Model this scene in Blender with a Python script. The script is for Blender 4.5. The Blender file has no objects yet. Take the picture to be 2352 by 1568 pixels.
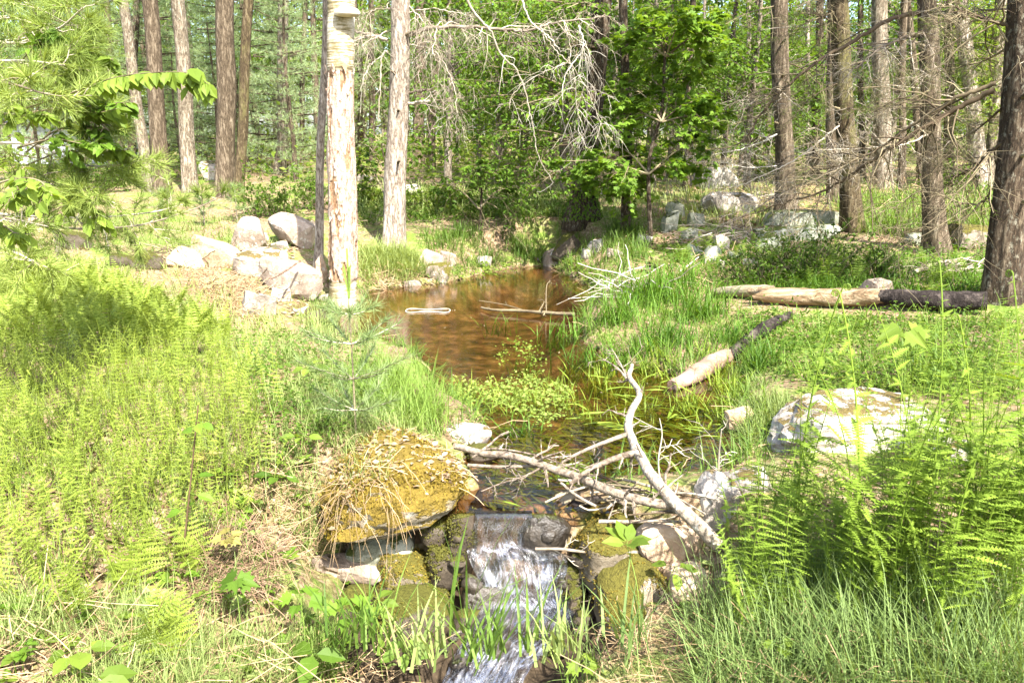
import bpy, math, random
import numpy as np
from mathutils import Vector

# ------------------------------------------------------------------ camera, sky, sun, exposure
scene = bpy.context.scene
W, HPX, FOC = 2352.0, 1568.0, 1830.0          # picture size the notes below were measured in
CAMZ = 1.85
PITCH = math.atan(454.0 / FOC)
cam_data = bpy.data.cameras.new("camera")
cam = bpy.data.objects.new("camera", cam_data)
scene.collection.objects.link(cam)
cam.location = (0, 0, CAMZ)
cam.rotation_euler = (math.pi / 2 - PITCH, 0, 0)
cam_data.sensor_width = 36.0
cam_data.lens = 36.0 * FOC / W
cam_data.clip_start = 0.05
cam_data.clip_end = 600
scene.camera = cam

SUN = np.array([0.36, -0.66, 0.92]); SUN /= np.linalg.norm(SUN)
world = bpy.data.worlds.new("World"); scene.world = world; world.use_nodes = True
wn = world.node_tree.nodes; wl = world.node_tree.links
sky = wn.new("ShaderNodeTexSky"); sky.sky_type = 'NISHITA'; sky.sun_disc = False
sky.sun_elevation = math.asin(SUN[2]); sky.sun_rotation = math.atan2(SUN[0], SUN[1])
sky.air_density = 1.0; sky.dust_density = 2.5; sky.ozone_density = 1.0
bg = wn["Background"]; bg.inputs[1].default_value = 0.125
wl.new(sky.outputs[0], bg.inputs[0])
sun_data = bpy.data.lights.new("sun", 'SUN'); sun_data.energy = 5.0
sun_data.angle = math.radians(0.53); sun_data.color = (1.0, 0.95, 0.86)
sun = bpy.data.objects.new("sun", sun_data); scene.collection.objects.link(sun)
sun.rotation_euler = Vector(SUN).to_track_quat('Z', 'Y').to_euler()
scene.view_settings.view_transform = 'Standard'
scene.view_settings.look = 'None'
scene.view_settings.exposure = 1.98
scene.view_settings.gamma = 1.0
scene.render.engine = 'CYCLES'
cy = scene.cycles
cy.max_bounces = 7; cy.diffuse_bounces = 4; cy.glossy_bounces = 3
cy.transmission_bounces = 5; cy.transparent_max_bounces = 8
cy.caustics_reflective = False; cy.caustics_refractive = False
cy.sample_clamp_indirect = 6.0
cy.use_denoising = True

rng = np.random.default_rng(11)
random.seed(11)
COL = scene.collection
pi = math.pi

# ------------------------------------------------------------------ small maths
def ray(px, py):
    u = (px - W / 2) / FOC; v = (HPX / 2 - py) / FOC
    c, s = math.cos(PITCH), math.sin(PITCH)
    return np.array([u, c + v * s, -s + v * c])
def atz(px, py, z):
    d = ray(px, py); t = (z - CAMZ) / d[2]
    return np.array([d[0] * t, d[1] * t, z])
def aty(px, py, y):
    d = ray(px, py); t = y / d[1]
    return np.array([d[0] * t, y, CAMZ + d[2] * t])
def norm(a):
    return a / np.maximum(np.linalg.norm(a, axis=-1, keepdims=True), 1e-9)

def _hash(ix, iy, iz, seed):
    h = (ix * 374761393 + iy * 668265263 + iz * 2147483647 + seed * 1274126177) & 0xFFFFFFFF
    h = ((h ^ (h >> 13)) * 1274126177) & 0xFFFFFFFF
    h = (h ^ (h >> 16)) & 0xFFFFFF
    return h / float(0xFFFFFF)
def noise3(p, freq=1.0, seed=0):
    q = np.asarray(p, float) * freq
    i = np.floor(q).astype(np.int64); f = q - i; f = f * f * (3 - 2 * f)
    r = 0
    for dx in (0, 1):
        for dy in (0, 1):
            for dz in (0, 1):
                w = (f[..., 0] if dx else 1 - f[..., 0]) * (f[..., 1] if dy else 1 - f[..., 1]) * (f[..., 2] if dz else 1 - f[..., 2])
                r = r + w * _hash(i[..., 0] + dx, i[..., 1] + dy, i[..., 2] + dz, seed)
    return r * 2 - 1
def fbm(p, freq=1.0, seed=0, octv=3):
    r = 0; a = 1.0
    for o in range(octv):
        r = r + a * noise3(p, freq * 2 ** o, seed + o); a *= 0.5
    return r / 1.75
def smooth(a, b, x):
    t = np.clip((x - a) / (b - a), 0, 1); return t * t * (3 - 2 * t)
def spline(pts, n):
    """Catmull-Rom through pts, n samples."""
    P = np.array(pts, float); m = len(P)
    if m == 2:
        t = np.linspace(0, 1, n)[:, None]; return P[0] * (1 - t) + P[1] * t
    Q = np.vstack([2 * P[0] - P[1], P, 2 * P[-1] - P[-2]])
    s = np.linspace(0, m - 1 - 1e-6, n); k = s.astype(int); t = (s - k)[:, None]
    a, b, c, d = Q[k], Q[k + 1], Q[k + 2], Q[k + 3]
    return 0.5 * ((2 * b) + (c - a) * t + (2 * a - 5 * b + 4 * c - d) * t ** 2 + (3 * b - a - 3 * c + d) * t ** 3)

# ------------------------------------------------------------------ mesh collector
class Acc:
    def __init__(self):
        self.V = []; self.F = []; self.R = []; self.n = 0
    def add(self, V, F, r=0.5):
        V = np.asarray(V, float).reshape(-1, 3); F = np.asarray(F, np.int64)
        self.V.append(V); self.F.append(F + self.n)
        self.R.append(np.full(len(V), r) if np.isscalar(r) else np.asarray(r, float))
        self.n += len(V)
    def inst(self, T, F, rot, pos, scale, rnd):
        k = len(pos)
        if k == 0: return
        s = np.asarray(scale, float)
        if s.ndim == 0: s = np.full(k, float(s))
        L = np.asarray(T)[None] * (s[:, None, None] if s.ndim == 1 else s[:, None, :])
        V = np.einsum('kij,kmj->kmi', rot, L) + np.asarray(pos)[:, None, :]
        m = len(T)
        FF = (np.asarray(F)[None] + (np.arange(k) * m)[:, None, None]).reshape(-1, np.asarray(F).shape[1])
        self.add(V.reshape(-1, 3), FF, np.repeat(np.asarray(rnd, float), m))
    def flat(self):
        V = np.vstack(self.V); R = np.concatenate(self.R); by = {}
        for f in self.F: by.setdefault(f.shape[1], []).append(f)
        return V, R, [np.vstack(v) for v in by.values()]
    def inst_flat(self, T, rot, pos, scale, dr):
        V0, R0, FS = T; k = len(pos); m = len(V0); n0 = self.n
        V = np.einsum('kij,mj->kmi', rot, V0) * np.asarray(scale)[:, None, None] + np.asarray(pos)[:, None]
        self.V.append(V.reshape(-1, 3)); self.R.append(np.clip(R0[None] + np.asarray(dr)[:, None], 0, 1).ravel()); self.n += k * m
        for F in FS: self.F.append((F[None] + (np.arange(k) * m)[:, None, None]).reshape(-1, F.shape[1]) + n0)
    def mesh(self, name, mat, smooth_=False, origin=(0, 0, 0)):
        me = bpy.data.meshes.new(name)
        V = np.vstack(self.V) - np.asarray(origin)
        me.vertices.add(len(V)); me.vertices.foreach_set("co", V.astype(np.float32).ravel())
        sizes = np.concatenate([np.full(len(f), f.shape[1]) for f in self.F])
        loops = np.concatenate([f.ravel() for f in self.F])
        me.loops.add(len(loops)); me.loops.foreach_set("vertex_index", loops.astype(np.int32))
        me.polygons.add(len(sizes))
        st = np.concatenate([[0], np.cumsum(sizes)[:-1]])
        me.polygons.foreach_set("loop_start", st.astype(np.int32))
        try: me.polygons.foreach_set("loop_total", sizes.astype(np.int32))
        except Exception: pass
        me.polygons.foreach_set("use_smooth", np.full(len(sizes), bool(smooth_)))
        at = me.attributes.new("rnd", 'FLOAT', 'POINT')
        at.data.foreach_set("value", np.concatenate(self.R).astype(np.float32))
        me.update(calc_edges=True)
        if mat is not None: me.materials.append(mat)
        return me
    def obj(self, name, mat, parent=None, smooth_=False, origin=(0, 0, 0)):
        return link(name, self.mesh(name, mat, smooth_, origin), parent, origin)
def link(name, me, parent=None, origin=(0, 0, 0), rot=None, scale=None):
    o = bpy.data.objects.new(name, me); COL.objects.link(o)
    if parent is not None: o.parent = parent
    else: o.location = origin
    if rot is not None: o.rotation_euler = rot
    if scale is not None: o.scale = (scale,) * 3 if np.isscalar(scale) else scale
    return o
def empty(name, loc):
    o = bpy.data.objects.new(name, None); COL.objects.link(o); o.location = loc
    o.empty_display_size = 0.2
    return o
def tag(o, label=None, cat=None, group=None, kind=None):
    if label: o["label"] = label
    if cat: o["category"] = cat
    if group: o["group"] = group
    if kind: o["kind"] = kind
    return o

def frames(d, n):
    """rotation matrices whose local y runs along d and local z along n"""
    d = norm(d); x = norm(np.cross(d, n)); z = np.cross(x, d)
    return np.stack([x, d, z], axis=-1)
def rand_unit(k, r=None):
    r = r or rng
    return norm(r.normal(size=(k, 3)))

def tubes(acc, paths, rad, sides=3, rnd=None, cap=False):
    """paths (k,m,3), rad (k,m)"""
    k, m, _ = paths.shape
    T = norm(np.gradient(paths, axis=1))
    mean = norm(paths[:, -1] - paths[:, 0])
    ref = np.where(np.abs(mean[:, 2:3]) < 0.8, np.array([[0, 0, 1.0]]), np.array([[1.0, 0, 0]]))
    N = norm(np.cross(T, ref[:, None, :])); B = np.cross(T, N)
    a = np.arange(sides) * 2 * pi / sides
    V = paths[:, :, None, :] + rad[:, :, None, None] * (np.cos(a)[None, None, :, None] * N[:, :, None, :] + np.sin(a)[None, None, :, None] * B[:, :, None, :])
    i = np.arange(m - 1)[:, None]; j = np.arange(sides)[None, :]
    q = np.stack([i * sides + j, i * sides + (j + 1) % sides, (i + 1) * sides + (j + 1) % sides, (i + 1) * sides + j], -1).reshape(-1, 4)
    F = (q[None] + (np.arange(k) * m * sides)[:, None, None]).reshape(-1, 4)
    r = np.repeat(rng.random(k) if rnd is None else np.broadcast_to(rnd, (k,)), m * sides)
    acc.add(V.reshape(-1, 3), F, r)
    if cap:
        for kk in range(k):
            for row in (0, m - 1):
                acc.add(V[kk, row], np.array([list(range(sides))]), 0.5)

# ------------------------------------------------------------------ materials
class N:
    def __init__(self, name):
        self.m = bpy.data.materials.new(name); self.m.use_nodes = True
        self.t = self.m.node_tree; self.t.nodes.clear()
        self.out = self.t.nodes.new("ShaderNodeOutputMaterial")
    def n(self, typ, ins=None, **kw):
        nd = self.t.nodes.new("ShaderNode" + typ)
        for k, v in kw.items(): setattr(nd, k, v)
        for k, v in (ins or {}).items():
            if hasattr(v, "is_linked") or isinstance(v, bpy.types.NodeSocket): self.t.links.new(v, nd.inputs[k])
            else: nd.inputs[k].default_value = v
        return nd
    def ramp(self, fac, stops, interp='LINEAR'):
        r = self.n("ValToRGB", {0: fac}); r.color_ramp.interpolation = interp
        els = r.color_ramp.elements
        while len(els) < len(stops): els.new(0.5)
        for e, (p, c) in zip(els, stops):
            e.position = p; e.color = (*c, 1) if len(c) == 3 else c
        return r.outputs[0]
    def mix(self, fac, a, b, mode='MIX'):
        x = self.n("Mix", {0: fac, 6: a if not isinstance(a, tuple) else (*a, 1), 7: b if not isinstance(b, tuple) else (*b, 1)}, data_type='RGBA', blend_type=mode)
        return x.outputs[2]
    def math(self, op, a, b=0.0):
        return self.n("Math", {0: a, 1: b}, operation=op).outputs[0]
    def noise(self, vec, scale, detail=4, rough=0.6):
        return self.n("TexNoise", {"Vector": vec, "Scale": scale, "Detail": detail, "Roughness": rough}).outputs[0]
    def coord(self, kind="Object", scale=(1, 1, 1)):
        c = self.n("TexCoord").outputs[kind]
        if scale != (1, 1, 1): c = self.n("Mapping", {0: c, 3: scale}).outputs[0]
        return c
    def rnd(self):
        return self.n("Attribute", attribute_name="rnd").outputs["Fac"]
    def done(self, shader):
        self.t.links.new(shader, self.out.inputs[0]); return self.m

def foliage(name, dark, light, trans=0.45, rough=0.55, spec=0.25, tipbrown=0.0):
    N_ = N(name)
    r = N_.rnd(); oi = N_.n("ObjectInfo").outputs["Random"]
    f = N_.math('ADD', N_.math('MULTIPLY', r, 0.6), N_.math('MULTIPLY', oi, 0.4))
    dark = tuple(x * .68 for x in dark)
    stops = [(0.0, dark), (1.0, light)]
    if tipbrown: stops = [(0.0, (0.30, 0.20, 0.08)), (tipbrown, dark), (1.0, light)]
    c = N_.ramp(f, stops)
    ns = N_.noise(N_.coord("Object"), 9.0, 2)
    c = N_.mix(N_.math('MULTIPLY', ns, 0.45), c, tuple(x * 0.8 for x in dark))
    b = N_.n("BsdfPrincipled", {"Base Color": c, "Roughness": rough, "Specular IOR Level": spec})
    ct = N_.mix(1.0, c, (1.25, 1.1, 0.45), 'MULTIPLY')
    tr = N_.n("BsdfTranslucent", {0: ct})
    return N_.done(N_.n("MixShader", {0: trans, 1: b.outputs[0], 2: tr.outputs[0]}).outputs[0])

def simple(name, stops, scale=6.0, stretch=(1, 1, 1), rough=0.85, bump=0.3, spec=0.2, per=0.3, bdist=0.02):
    N_ = N(name)
    co = N_.coord("Object", stretch)
    ns = N_.noise(co, scale, 6, 0.65)
    f = N_.math('ADD', N_.math('MULTIPLY', ns, 1.0), N_.math('MULTIPLY', N_.math('SUBTRACT', N_.rnd(), 0.5), per))
    c = N_.ramp(f, stops)
    bp = N_.n("Bump", {"Height": ns, "Strength": bump, "Distance": bdist}).outputs[0]
    b = N_.n("BsdfPrincipled", {"Base Color": c, "Roughness": rough, "Specular IOR Level": spec, "Normal": bp})
    return N_.done(b.outputs[0])

def bark(name, crack, mid, pale, scale=13.0, vstretch=0.22, lichen=None, moss=None):
    N_ = N(name)
    co = N_.coord("Object", (1, 1, vstretch))
    n1 = N_.noise(co, scale, 8, 0.68); n2 = N_.noise(N_.coord("Object", (1, 1, .45)), scale * 3.2, 5, 0.7)
    rid = N_.math('MULTIPLY', N_.math('ABSOLUTE', N_.math('SUBTRACT', n1, 0.5)), 5.0)
    h = N_.math('ADD', N_.math('MULTIPLY', N_.math('MINIMUM', rid, 1.0), 0.6), N_.math('MULTIPLY', n2, 0.55))
    c = N_.ramp(h, [(0.22, crack), (0.48, mid), (0.85, pale)])
    big = N_.noise(N_.coord("Object"), 1.3, 3)
    c = N_.mix(N_.math('MULTIPLY', N_.math('SUBTRACT', big, 0.35), 0.9), c, crack)
    if lichen:
        l = N_.ramp(N_.noise(N_.coord("Object", (1, 1, 0.6)), 24.0, 6, 0.75), [(0.54, (0, 0, 0)), (0.64, (1, 1, 1))])
        c = N_.mix(N_.math('MULTIPLY', l, 0.55), c, lichen)
    if moss:
        l = N_.ramp(N_.noise(N_.coord("Object", (1, 1, 0.35)), 4.0, 5, 0.7), [(0.5, (0, 0, 0)), (0.62, (1, 1, 1))])
        c = N_.mix(N_.math('MULTIPLY', l, 0.7), c, moss)
    bp = N_.n("Bump", {"Height": h, "Strength": 0.9, "Distance": 0.03}).outputs[0]
    return N_.done(N_.n("BsdfPrincipled", {"Base Color": c, "Roughness": 0.9, "Specular IOR Level": 0.15, "Normal": bp}).outputs[0])

def rockmat(name, dark, mid, pale, lichen=0.45, moss=0.0, mosscol=(0.12, 0.13, 0.02), wet=False, lcol=(0.48, 0.47, 0.41)):
    N_ = N(name)
    co = N_.coord("Object"); oi = N_.n("ObjectInfo").outputs["Random"]
    co = N_.n("VectorMath", {0: co, 1: N_.n("CombineXYZ", {0: N_.math('MULTIPLY', oi, 30.0)}).outputs[0]}, operation='ADD').outputs[0]
    n1 = N_.noise(co, 5.0, 8, 0.65); n2 = N_.noise(co, 28.0, 5, 0.7)
    f = N_.math('ADD', N_.math('MULTIPLY', n1, 0.75), N_.math('MULTIPLY', n2, 0.3))
    c = N_.ramp(f, [(0.3, dark), (0.5, mid), (0.72, pale)])
    if lichen:
        l = N_.ramp(N_.noise(co, 11.0, 6, 0.72), [(0.62 - lichen * 0.3, (0, 0, 0)), (0.68 - lichen * 0.3, (1, 1, 1))])
        c = N_.mix(N_.math('MULTIPLY', l, 0.75), c, lcol)
    hgt = f
    if moss:
        up = N_.n("SeparateXYZ", {0: N_.n("NewGeometry").outputs["Normal"]}).outputs[2]
        mn = N_.noise(co, 6.0, 5, 0.7)
        mm = N_.math('ADD', N_.math('MULTIPLY', up, 0.35), mn)
        mk = N_.ramp(mm, [(1.0 - moss * 0.6, (0, 0, 0)), (1.06 - moss * 0.6, (1, 1, 1))])
        mc = N_.ramp(N_.noise(co, 60.0, 4, 0.7), [(0.3, tuple(x * 0.45 for x in mosscol)), (0.7, mosscol)])
        c = N_.mix(mk, c, mc)
        hgt = N_.math('ADD', f, N_.math('MULTIPLY', N_.math('MULTIPLY', mk, 0.6), N_.noise(co, 90.0, 3, 0.7)))
    bp = N_.n("Bump", {"Height": hgt, "Strength": 0.9, "Distance": 0.04}).outputs[0]
    return N_.done(N_.n("BsdfPrincipled", {"Base Color": c, "Roughness": 0.32 if wet else 0.85, "Specular IOR Level": 0.6 if wet else 0.2, "Normal": bp}).outputs[0])

M = {}
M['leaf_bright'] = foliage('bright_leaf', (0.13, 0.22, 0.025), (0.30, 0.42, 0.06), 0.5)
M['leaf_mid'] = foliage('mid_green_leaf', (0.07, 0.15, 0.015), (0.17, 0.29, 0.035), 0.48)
M['leaf_deep'] = foliage('deep_green_leaf', (0.08, 0.19, 0.016), (0.24, 0.40, 0.04), 0.5)
M['maple'] = foliage('maple_leaf', (0.11, 0.23, 0.02), (0.26, 0.42, 0.05), 0.5)
M['fern'] = foliage('fern_green', (0.20, 0.30, 0.035), (0.42, 0.52, 0.09), 0.45)
M['fern_tall'] = foliage('tall_fern_green', (0.17, 0.29, 0.03), (0.36, 0.50, 0.075), 0.48)
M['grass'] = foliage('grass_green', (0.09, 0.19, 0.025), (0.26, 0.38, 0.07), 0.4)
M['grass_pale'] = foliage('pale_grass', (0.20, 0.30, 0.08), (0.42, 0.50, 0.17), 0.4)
M['grass_blue'] = foliage('bluish_grass', (0.10, 0.19, 0.045), (0.30, 0.40, 0.13), 0.35)
M['sedge'] = foliage('sedge_green', (0.06, 0.16, 0.015), (0.16, 0.30, 0.03), 0.4)
M['reed'] = foliage('water_reed', (0.16, 0.27, 0.025), (0.34, 0.44, 0.06), 0.4)
M['cress'] = foliage('water_cress', (0.24, 0.36, 0.06), (0.45, 0.55, 0.14), 0.45)
M['needle'] = foliage('pine_needle', (0.18, 0.28, 0.045), (0.46, 0.55, 0.15), 0.35)
M['needle_blue'] = foliage('soft_pine_needle', (0.12, 0.21, 0.06), (0.34, 0.43, 0.18), 0.3)
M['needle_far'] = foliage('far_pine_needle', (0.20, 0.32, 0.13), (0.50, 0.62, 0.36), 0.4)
M['hemlock'] = foliage('hemlock_needle', (0.08, 0.16, 0.02), (0.22, 0.31, 0.05), 0.35)
M['litter'] = foliage('dead_leaf', (0.20, 0.12, 0.06), (0.58, 0.45, 0.31), 0.15)
M['straw'] = foliage('dead_straw', (0.30, 0.18, 0.08), (0.68, 0.52, 0.32), 0.15)
M['red_leaf'] = foliage('reddish_leaf', (0.22, 0.20, 0.05), (0.38, 0.33, 0.10), 0.4)
M['stem'] = simple('green_stem', [(0.2, (0.10, 0.17, 0.03)), (0.8, (0.22, 0.30, 0.06))], 12.0, rough=0.6)
M['stem_dark'] = simple('dark_stem', [(0.2, (0.04, 0.025, 0.015)), (0.8, (0.14, 0.09, 0.05))], 14.0)
M['twig'] = simple('grey_twig', [(0.25, (0.14, 0.11, 0.08)), (0.75, (0.48, 0.42, 0.33))], 8.0, per=0.8)
M['twig_pale'] = simple('pale_twig', [(0.25, (0.22, 0.19, 0.14)), (0.75, (0.56, 0.52, 0.44))], 8.0, per=0.5)
M['twig_dark'] = simple('dark_twig', [(0.25, (0.07, 0.05, 0.03)), (0.75, (0.24, 0.20, 0.12))], 8.0, per=0.7)
M['limb_pale'] = simple('bare_limb', [(0.3, (0.07, 0.05, 0.035)), (0.5, (0.23, 0.185, 0.14)), (0.66, (0.34, 0.29, 0.23)), (0.72, (0.6, 0.57, 0.5))], 34.0, bump=0.8, per=0.2)
M['bark_brown'] = bark('brown_bark', (0.04, 0.029, 0.018), (0.155, 0.118, 0.08), (0.33, 0.275, 0.20))
M['bark_grey'] = bark('grey_bark', (0.06, 0.045, 0.03), (0.27, 0.22, 0.16), (0.52, 0.46, 0.38), lichen=(0.45, 0.46, 0.36))
M['bark_pale'] = bark('pale_bark', (0.10, 0.07, 0.05), (0.42, 0.36, 0.29), (0.68, 0.62, 0.54))
M['bark_moss'] = bark('mossy_bark', (0.03, 0.02, 0.012), (0.12, 0.09, 0.05), (0.26, 0.21, 0.13), moss=(0.15, 0.14, 0.05))
M['bark_dark'] = bark('dark_bark', (0.02, 0.015, 0.01), (0.085, 0.06, 0.04), (0.24, 0.19, 0.13), lichen=(0.36, 0.34, 0.26))
M['rock'] = rockmat('grey_rock', (0.09, 0.065, 0.045), (0.25, 0.195, 0.15), (0.44, 0.37, 0.30), lichen=0.2, moss=0.12, mosscol=(0.10, 0.08, 0.04))
M['rock_pale'] = rockmat('pale_rock', (0.12, 0.095, 0.075), (0.30, 0.26, 0.22), (0.50, 0.46, 0.40), lichen=0.3, moss=0.30, mosscol=(0.20, 0.15, 0.05))
M['rock_brown'] = rockmat('brown_rock', (0.18, 0.11, 0.06), (0.42, 0.30, 0.20), (0.62, 0.50, 0.38), lichen=0.1)
M['rock_lichen'] = rockmat('lichen_rock', (0.09, 0.10, 0.07), (0.22, 0.23, 0.17), (0.40, 0.40, 0.33), lichen=0.3, moss=0.4, mosscol=(0.12, 0.15, 0.03), lcol=(0.40, 0.41, 0.34))
M['rock_mossy'] = rockmat('mossy_rock', (0.05, 0.04, 0.028), (0.14, 0.115, 0.08), (0.30, 0.26, 0.20), lichen=0.15, moss=0.72, mosscol=(0.15, 0.135, 0.025))
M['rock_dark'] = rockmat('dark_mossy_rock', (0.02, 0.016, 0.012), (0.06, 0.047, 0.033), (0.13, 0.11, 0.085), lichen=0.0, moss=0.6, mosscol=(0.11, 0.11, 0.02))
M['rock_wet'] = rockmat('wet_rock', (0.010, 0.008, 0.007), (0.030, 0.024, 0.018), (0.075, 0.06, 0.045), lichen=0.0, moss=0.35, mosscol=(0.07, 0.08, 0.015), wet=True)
M['rock_block'] = rockmat('moss_block', (0.10, 0.08, 0.05), (0.24, 0.20, 0.14), (0.42, 0.38, 0.30), lichen=0.1, moss=1.05, mosscol=(0.24, 0.17, 0.03))

# ------------------------------------------------------------------ terrain heights
CP = [  # picture point and the height of the ground there
 (0,1560,.05),(300,1560,-.05),(600,1560,-.18),(850,1560,-.33),(1350,1568,-.36),(1700,1568,-.25),(2000,1568,-.1),(2352,1568,.0),
 (0,1300,.15),(300,1300,.1),(520,1300,.02),(640,1300,-.15),(720,1330,-.36),(800,1450,-.42),(620,1420,-.1),(0,1000,.3),(400,1000,.3),(620,1050,.28),(800,1000,.3),(950,1010,.25),(640,1180,.2),
 (0,800,.42),(400,800,.36),(700,800,.2),(880,880,.18),(960,960,.12),
 (0,650,.5),(300,640,.36),(500,650,.38),(680,720,.14),(700,770,.06),(600,760,.16),(560,690,.25),
 (200,560,.65),(400,550,.6),(560,575,.5),(690,565,.5),(720,640,.3),
 (360,445,.95),(520,455,.9),(640,400,1.15),(905,570,.36),(850,620,.25),(1000,570,.36),(930,610,.28),(1100,560,.4),
 (1000,480,.75),(1200,500,.66),(1340,500,.7),(1440,530,.55),(1150,440,.9),
 (1280,598,.15),(1400,600,.28),(1410,640,.15),(1330,570,.4),
 (1500,640,.3),(1500,740,.16),(1600,780,.1),(1440,780,.05),(1600,690,.22),
 (1700,680,.3),(2000,690,.35),(2300,685,.4),(1750,780,.12),(1800,880,.16),(2100,850,.3),
 (1650,560,.5),(1800,490,.75),(1950,530,.6),(2150,580,.45),(2300,560,.6),(1550,600,.34),
 (1700,440,.95),(2050,440,.95),(2250,435,.95),(1480,440,.95),
 (1760,1000,.08),(2000,1050,.12),(2300,1000,.3),(1720,1180,-.04),(2000,1300,.0),(2300,1300,.1),(1640,1330,-.2),(1560,1480,-.33)]
cpw = np.array([atz(*c) for c in CP])
extra = [(x * y, y, z) for y, z in ((30, 1.36), (60, 1.65), (130, 3.2)) for x in (-1.2, -.6, 0, .6, 1.2)]
extra += [(-14, 12, .9), (14, 12, .8), (-8, 5, .7), (8, 5, .6), (0, 0, .12), (-3, 0, .25), (3, 0, .25), (0, -6, .3), (-8, -6, .5), (8, -6, .5), (0, 1.5, -.1)]
cpw = np.vstack([cpw, np.array(extra)])
def st(x, y):
    d = np.maximum(np.asarray(y, float), -3.2) + 4.0
    return np.stack([np.log(d) * 1.6, np.asarray(x) / d], -1)
_cs = st(cpw[:, 0], cpw[:, 1])
_K = np.linalg.norm(_cs[:, None] - _cs[None], axis=-1) - np.eye(len(_cs)) * 0.01
_A = np.zeros((len(_cs) + 1, len(_cs) + 1)); _A[:-1, :-1] = _K; _A[-1, :-1] = 1; _A[:-1, -1] = 1
_w = np.linalg.solve(_A, np.append(cpw[:, 2], 0))
def base_h(x, y):
    q = st(x, y)
    out = np.empty(len(q))
    for i in range(0, len(q), 20000):
        out[i:i + 20000] = np.linalg.norm(q[i:i + 20000, None] - _cs[None], axis=-1) @ _w[:-1] + _w[-1]
    return out
def poly_sd(x, y, poly):
    """signed distance, negative inside"""
    p = np.stack([x, y], -1); n = len(poly)
    out = np.empty(len(p))
    for s in range(0, len(p), 20000):
        pp = p[s:s + 20000]; best = np.full(len(pp), 1e9); ins = np.zeros(len(pp), bool)
        for i in range(n):
            a, b = poly[i], poly[(i + 1) % n]; e = b - a
            t = np.clip(((pp - a) @ e) / max(e @ e, 1e-9), 0, 1)
            best = np.minimum(best, np.linalg.norm(pp - a - t[:, None] * e, axis=1))
            c = (a[1] > pp[:, 1]) != (b[1] > pp[:, 1])
            xi = a[0] + (pp[:, 1] - a[1]) / (e[1] if abs(e[1]) > 1e-9 else 1e-9) * e[0]
            ins ^= c & (pp[:, 0] < xi)
        out[s:s + 20000] = np.where(ins, -best, best)
    return out
POOLPX = [(1088,1186),(1092,1120),(1066,1070),(1080,1015),(1110,965),(1010,905),(985,850),(930,805),(850,778),(750,768),(732,728),(755,700),(835,690),(842,668),(930,655),(1000,652),(1060,640),(1130,622),(1215,612),(1265,608),(1290,622),(1330,645),(1375,668),(1355,700),(1340,735),(1350,790),(1420,830),(1530,850),(1570,880),(1650,830),(1700,815),(1725,860),(1690,960),(1725,1020),(1690,1075),(1590,1085),(1420,1095),(1290,1140),(1222,1186)]
POOL = np.array([atz(a, b, 0.0)[:2] for a, b in POOLPX])
# the cascade below the pool: left px, right px, row, height of the water
CASC = [(1088,1222,1172,.0),(1092,1224,1190,-.012),(1080,1240,1225,-.10),(1072,1262,1256,-.165),(1075,1300,1272,-.185),(1100,1300,1325,-.28),(1115,1290,1372,-.37),(1100,1320,1402,-.395),(1075,1300,1445,-.45),(1050,1250,1490,-.53),(1020,1210,1540,-.60),(980,1180,1620,-.66),(900,1130,1740,-.70)]
CL = np.array([atz(l, r, z) for l, _, r, z in CASC]); CR = np.array([atz(l, r, z) for _, l, r, z in CASC])
tail = np.array([[-.25, 2.2, -.74], [-.3, 1.0, -.78], [-.3, -4, -.9]])
CL = np.vstack([CL, tail - [.28, 0, 0]]); CR = np.vstack([CR, tail + [.28, 0, 0]])
CHAN = np.vstack([CL[:, :2] - [.04, 0], (CR[:, :2] + [.04, 0])[::-1]])
HOLLOWS = [(np.array([(-.80, 3.86), (-.16, 3.82), (-.12, 3.3), (-.45, 3.05), (-.80, 3.25)]), -.50),
           (np.array([(.12, 3.74), (.62, 3.72), (.66, 3.5), (.50, 3.30), (.2, 3.3)]), -.40)]
def height(x, y):
    x = np.asarray(x, float).ravel(); y = np.asarray(y, float).ravel()
    h = base_h(x, y)
    p3 = np.stack([x, y, np.zeros_like(x)], -1)
    h = h + 0.05 * fbm(p3, 1.3, 3) * smooth(1, 6, y) + 0.02 * fbm(p3, 5.0, 9) + 0.12 * fbm(p3, 0.35, 5) * smooth(12, 25, y)
    near = (x > -5) & (x < 6) & (y > 2) & (y < 14)
    sd = np.full(len(x), 9.0); sd[near] = poly_sd(x[near], y[near], POOL)
    # shore outside, bed inside
    rise = 0.015 + 0.55 * np.clip(sd, 0, 9)
    h = np.where((sd > 0) & (sd < .6), np.minimum(np.maximum(h, 0.015 + 0.10 * smooth(0, .4, sd)), rise + .03), h)
    bed = -0.03 - (0.10 + 0.30 * smooth(6.0, 8.5, y)) * smooth(0, .7, -sd) + 0.02 * fbm(p3, 4.0, 21)
    h = np.where(sd <= 0, bed, h)
    nc = (x > -1.2) & (x < 1.3) & (y > -5) & (y < 4.4)
    cd = np.full(len(x), 9.0); cd[nc] = poly_sd(x[nc], y[nc], CHAN)
    yy = (CL[:, 1] + CR[:, 1]) / 2; o = np.argsort(yy)
    wz = np.interp(y, yy[o], CL[o, 2])
    ch = wz - 0.07 + 0.9 * np.clip(cd, 0, 9) * 1.3
    h = np.where((cd < .6) & (y < 3.95), np.minimum(h, np.maximum(ch, -1.0)), h)
    for poly, fl in HOLLOWS:
        hd = np.full(len(x), 9.0); hd[nc] = poly_sd(x[nc], y[nc], poly)
        h = np.where(hd < .5, np.minimum(h, fl + 2.2 * np.clip(hd, 0, 9)), h)
    return h
def h1(x, y): return float(height([x], [y])[0])
_ts = np.geomspace(2.0, 140, 700)
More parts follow.
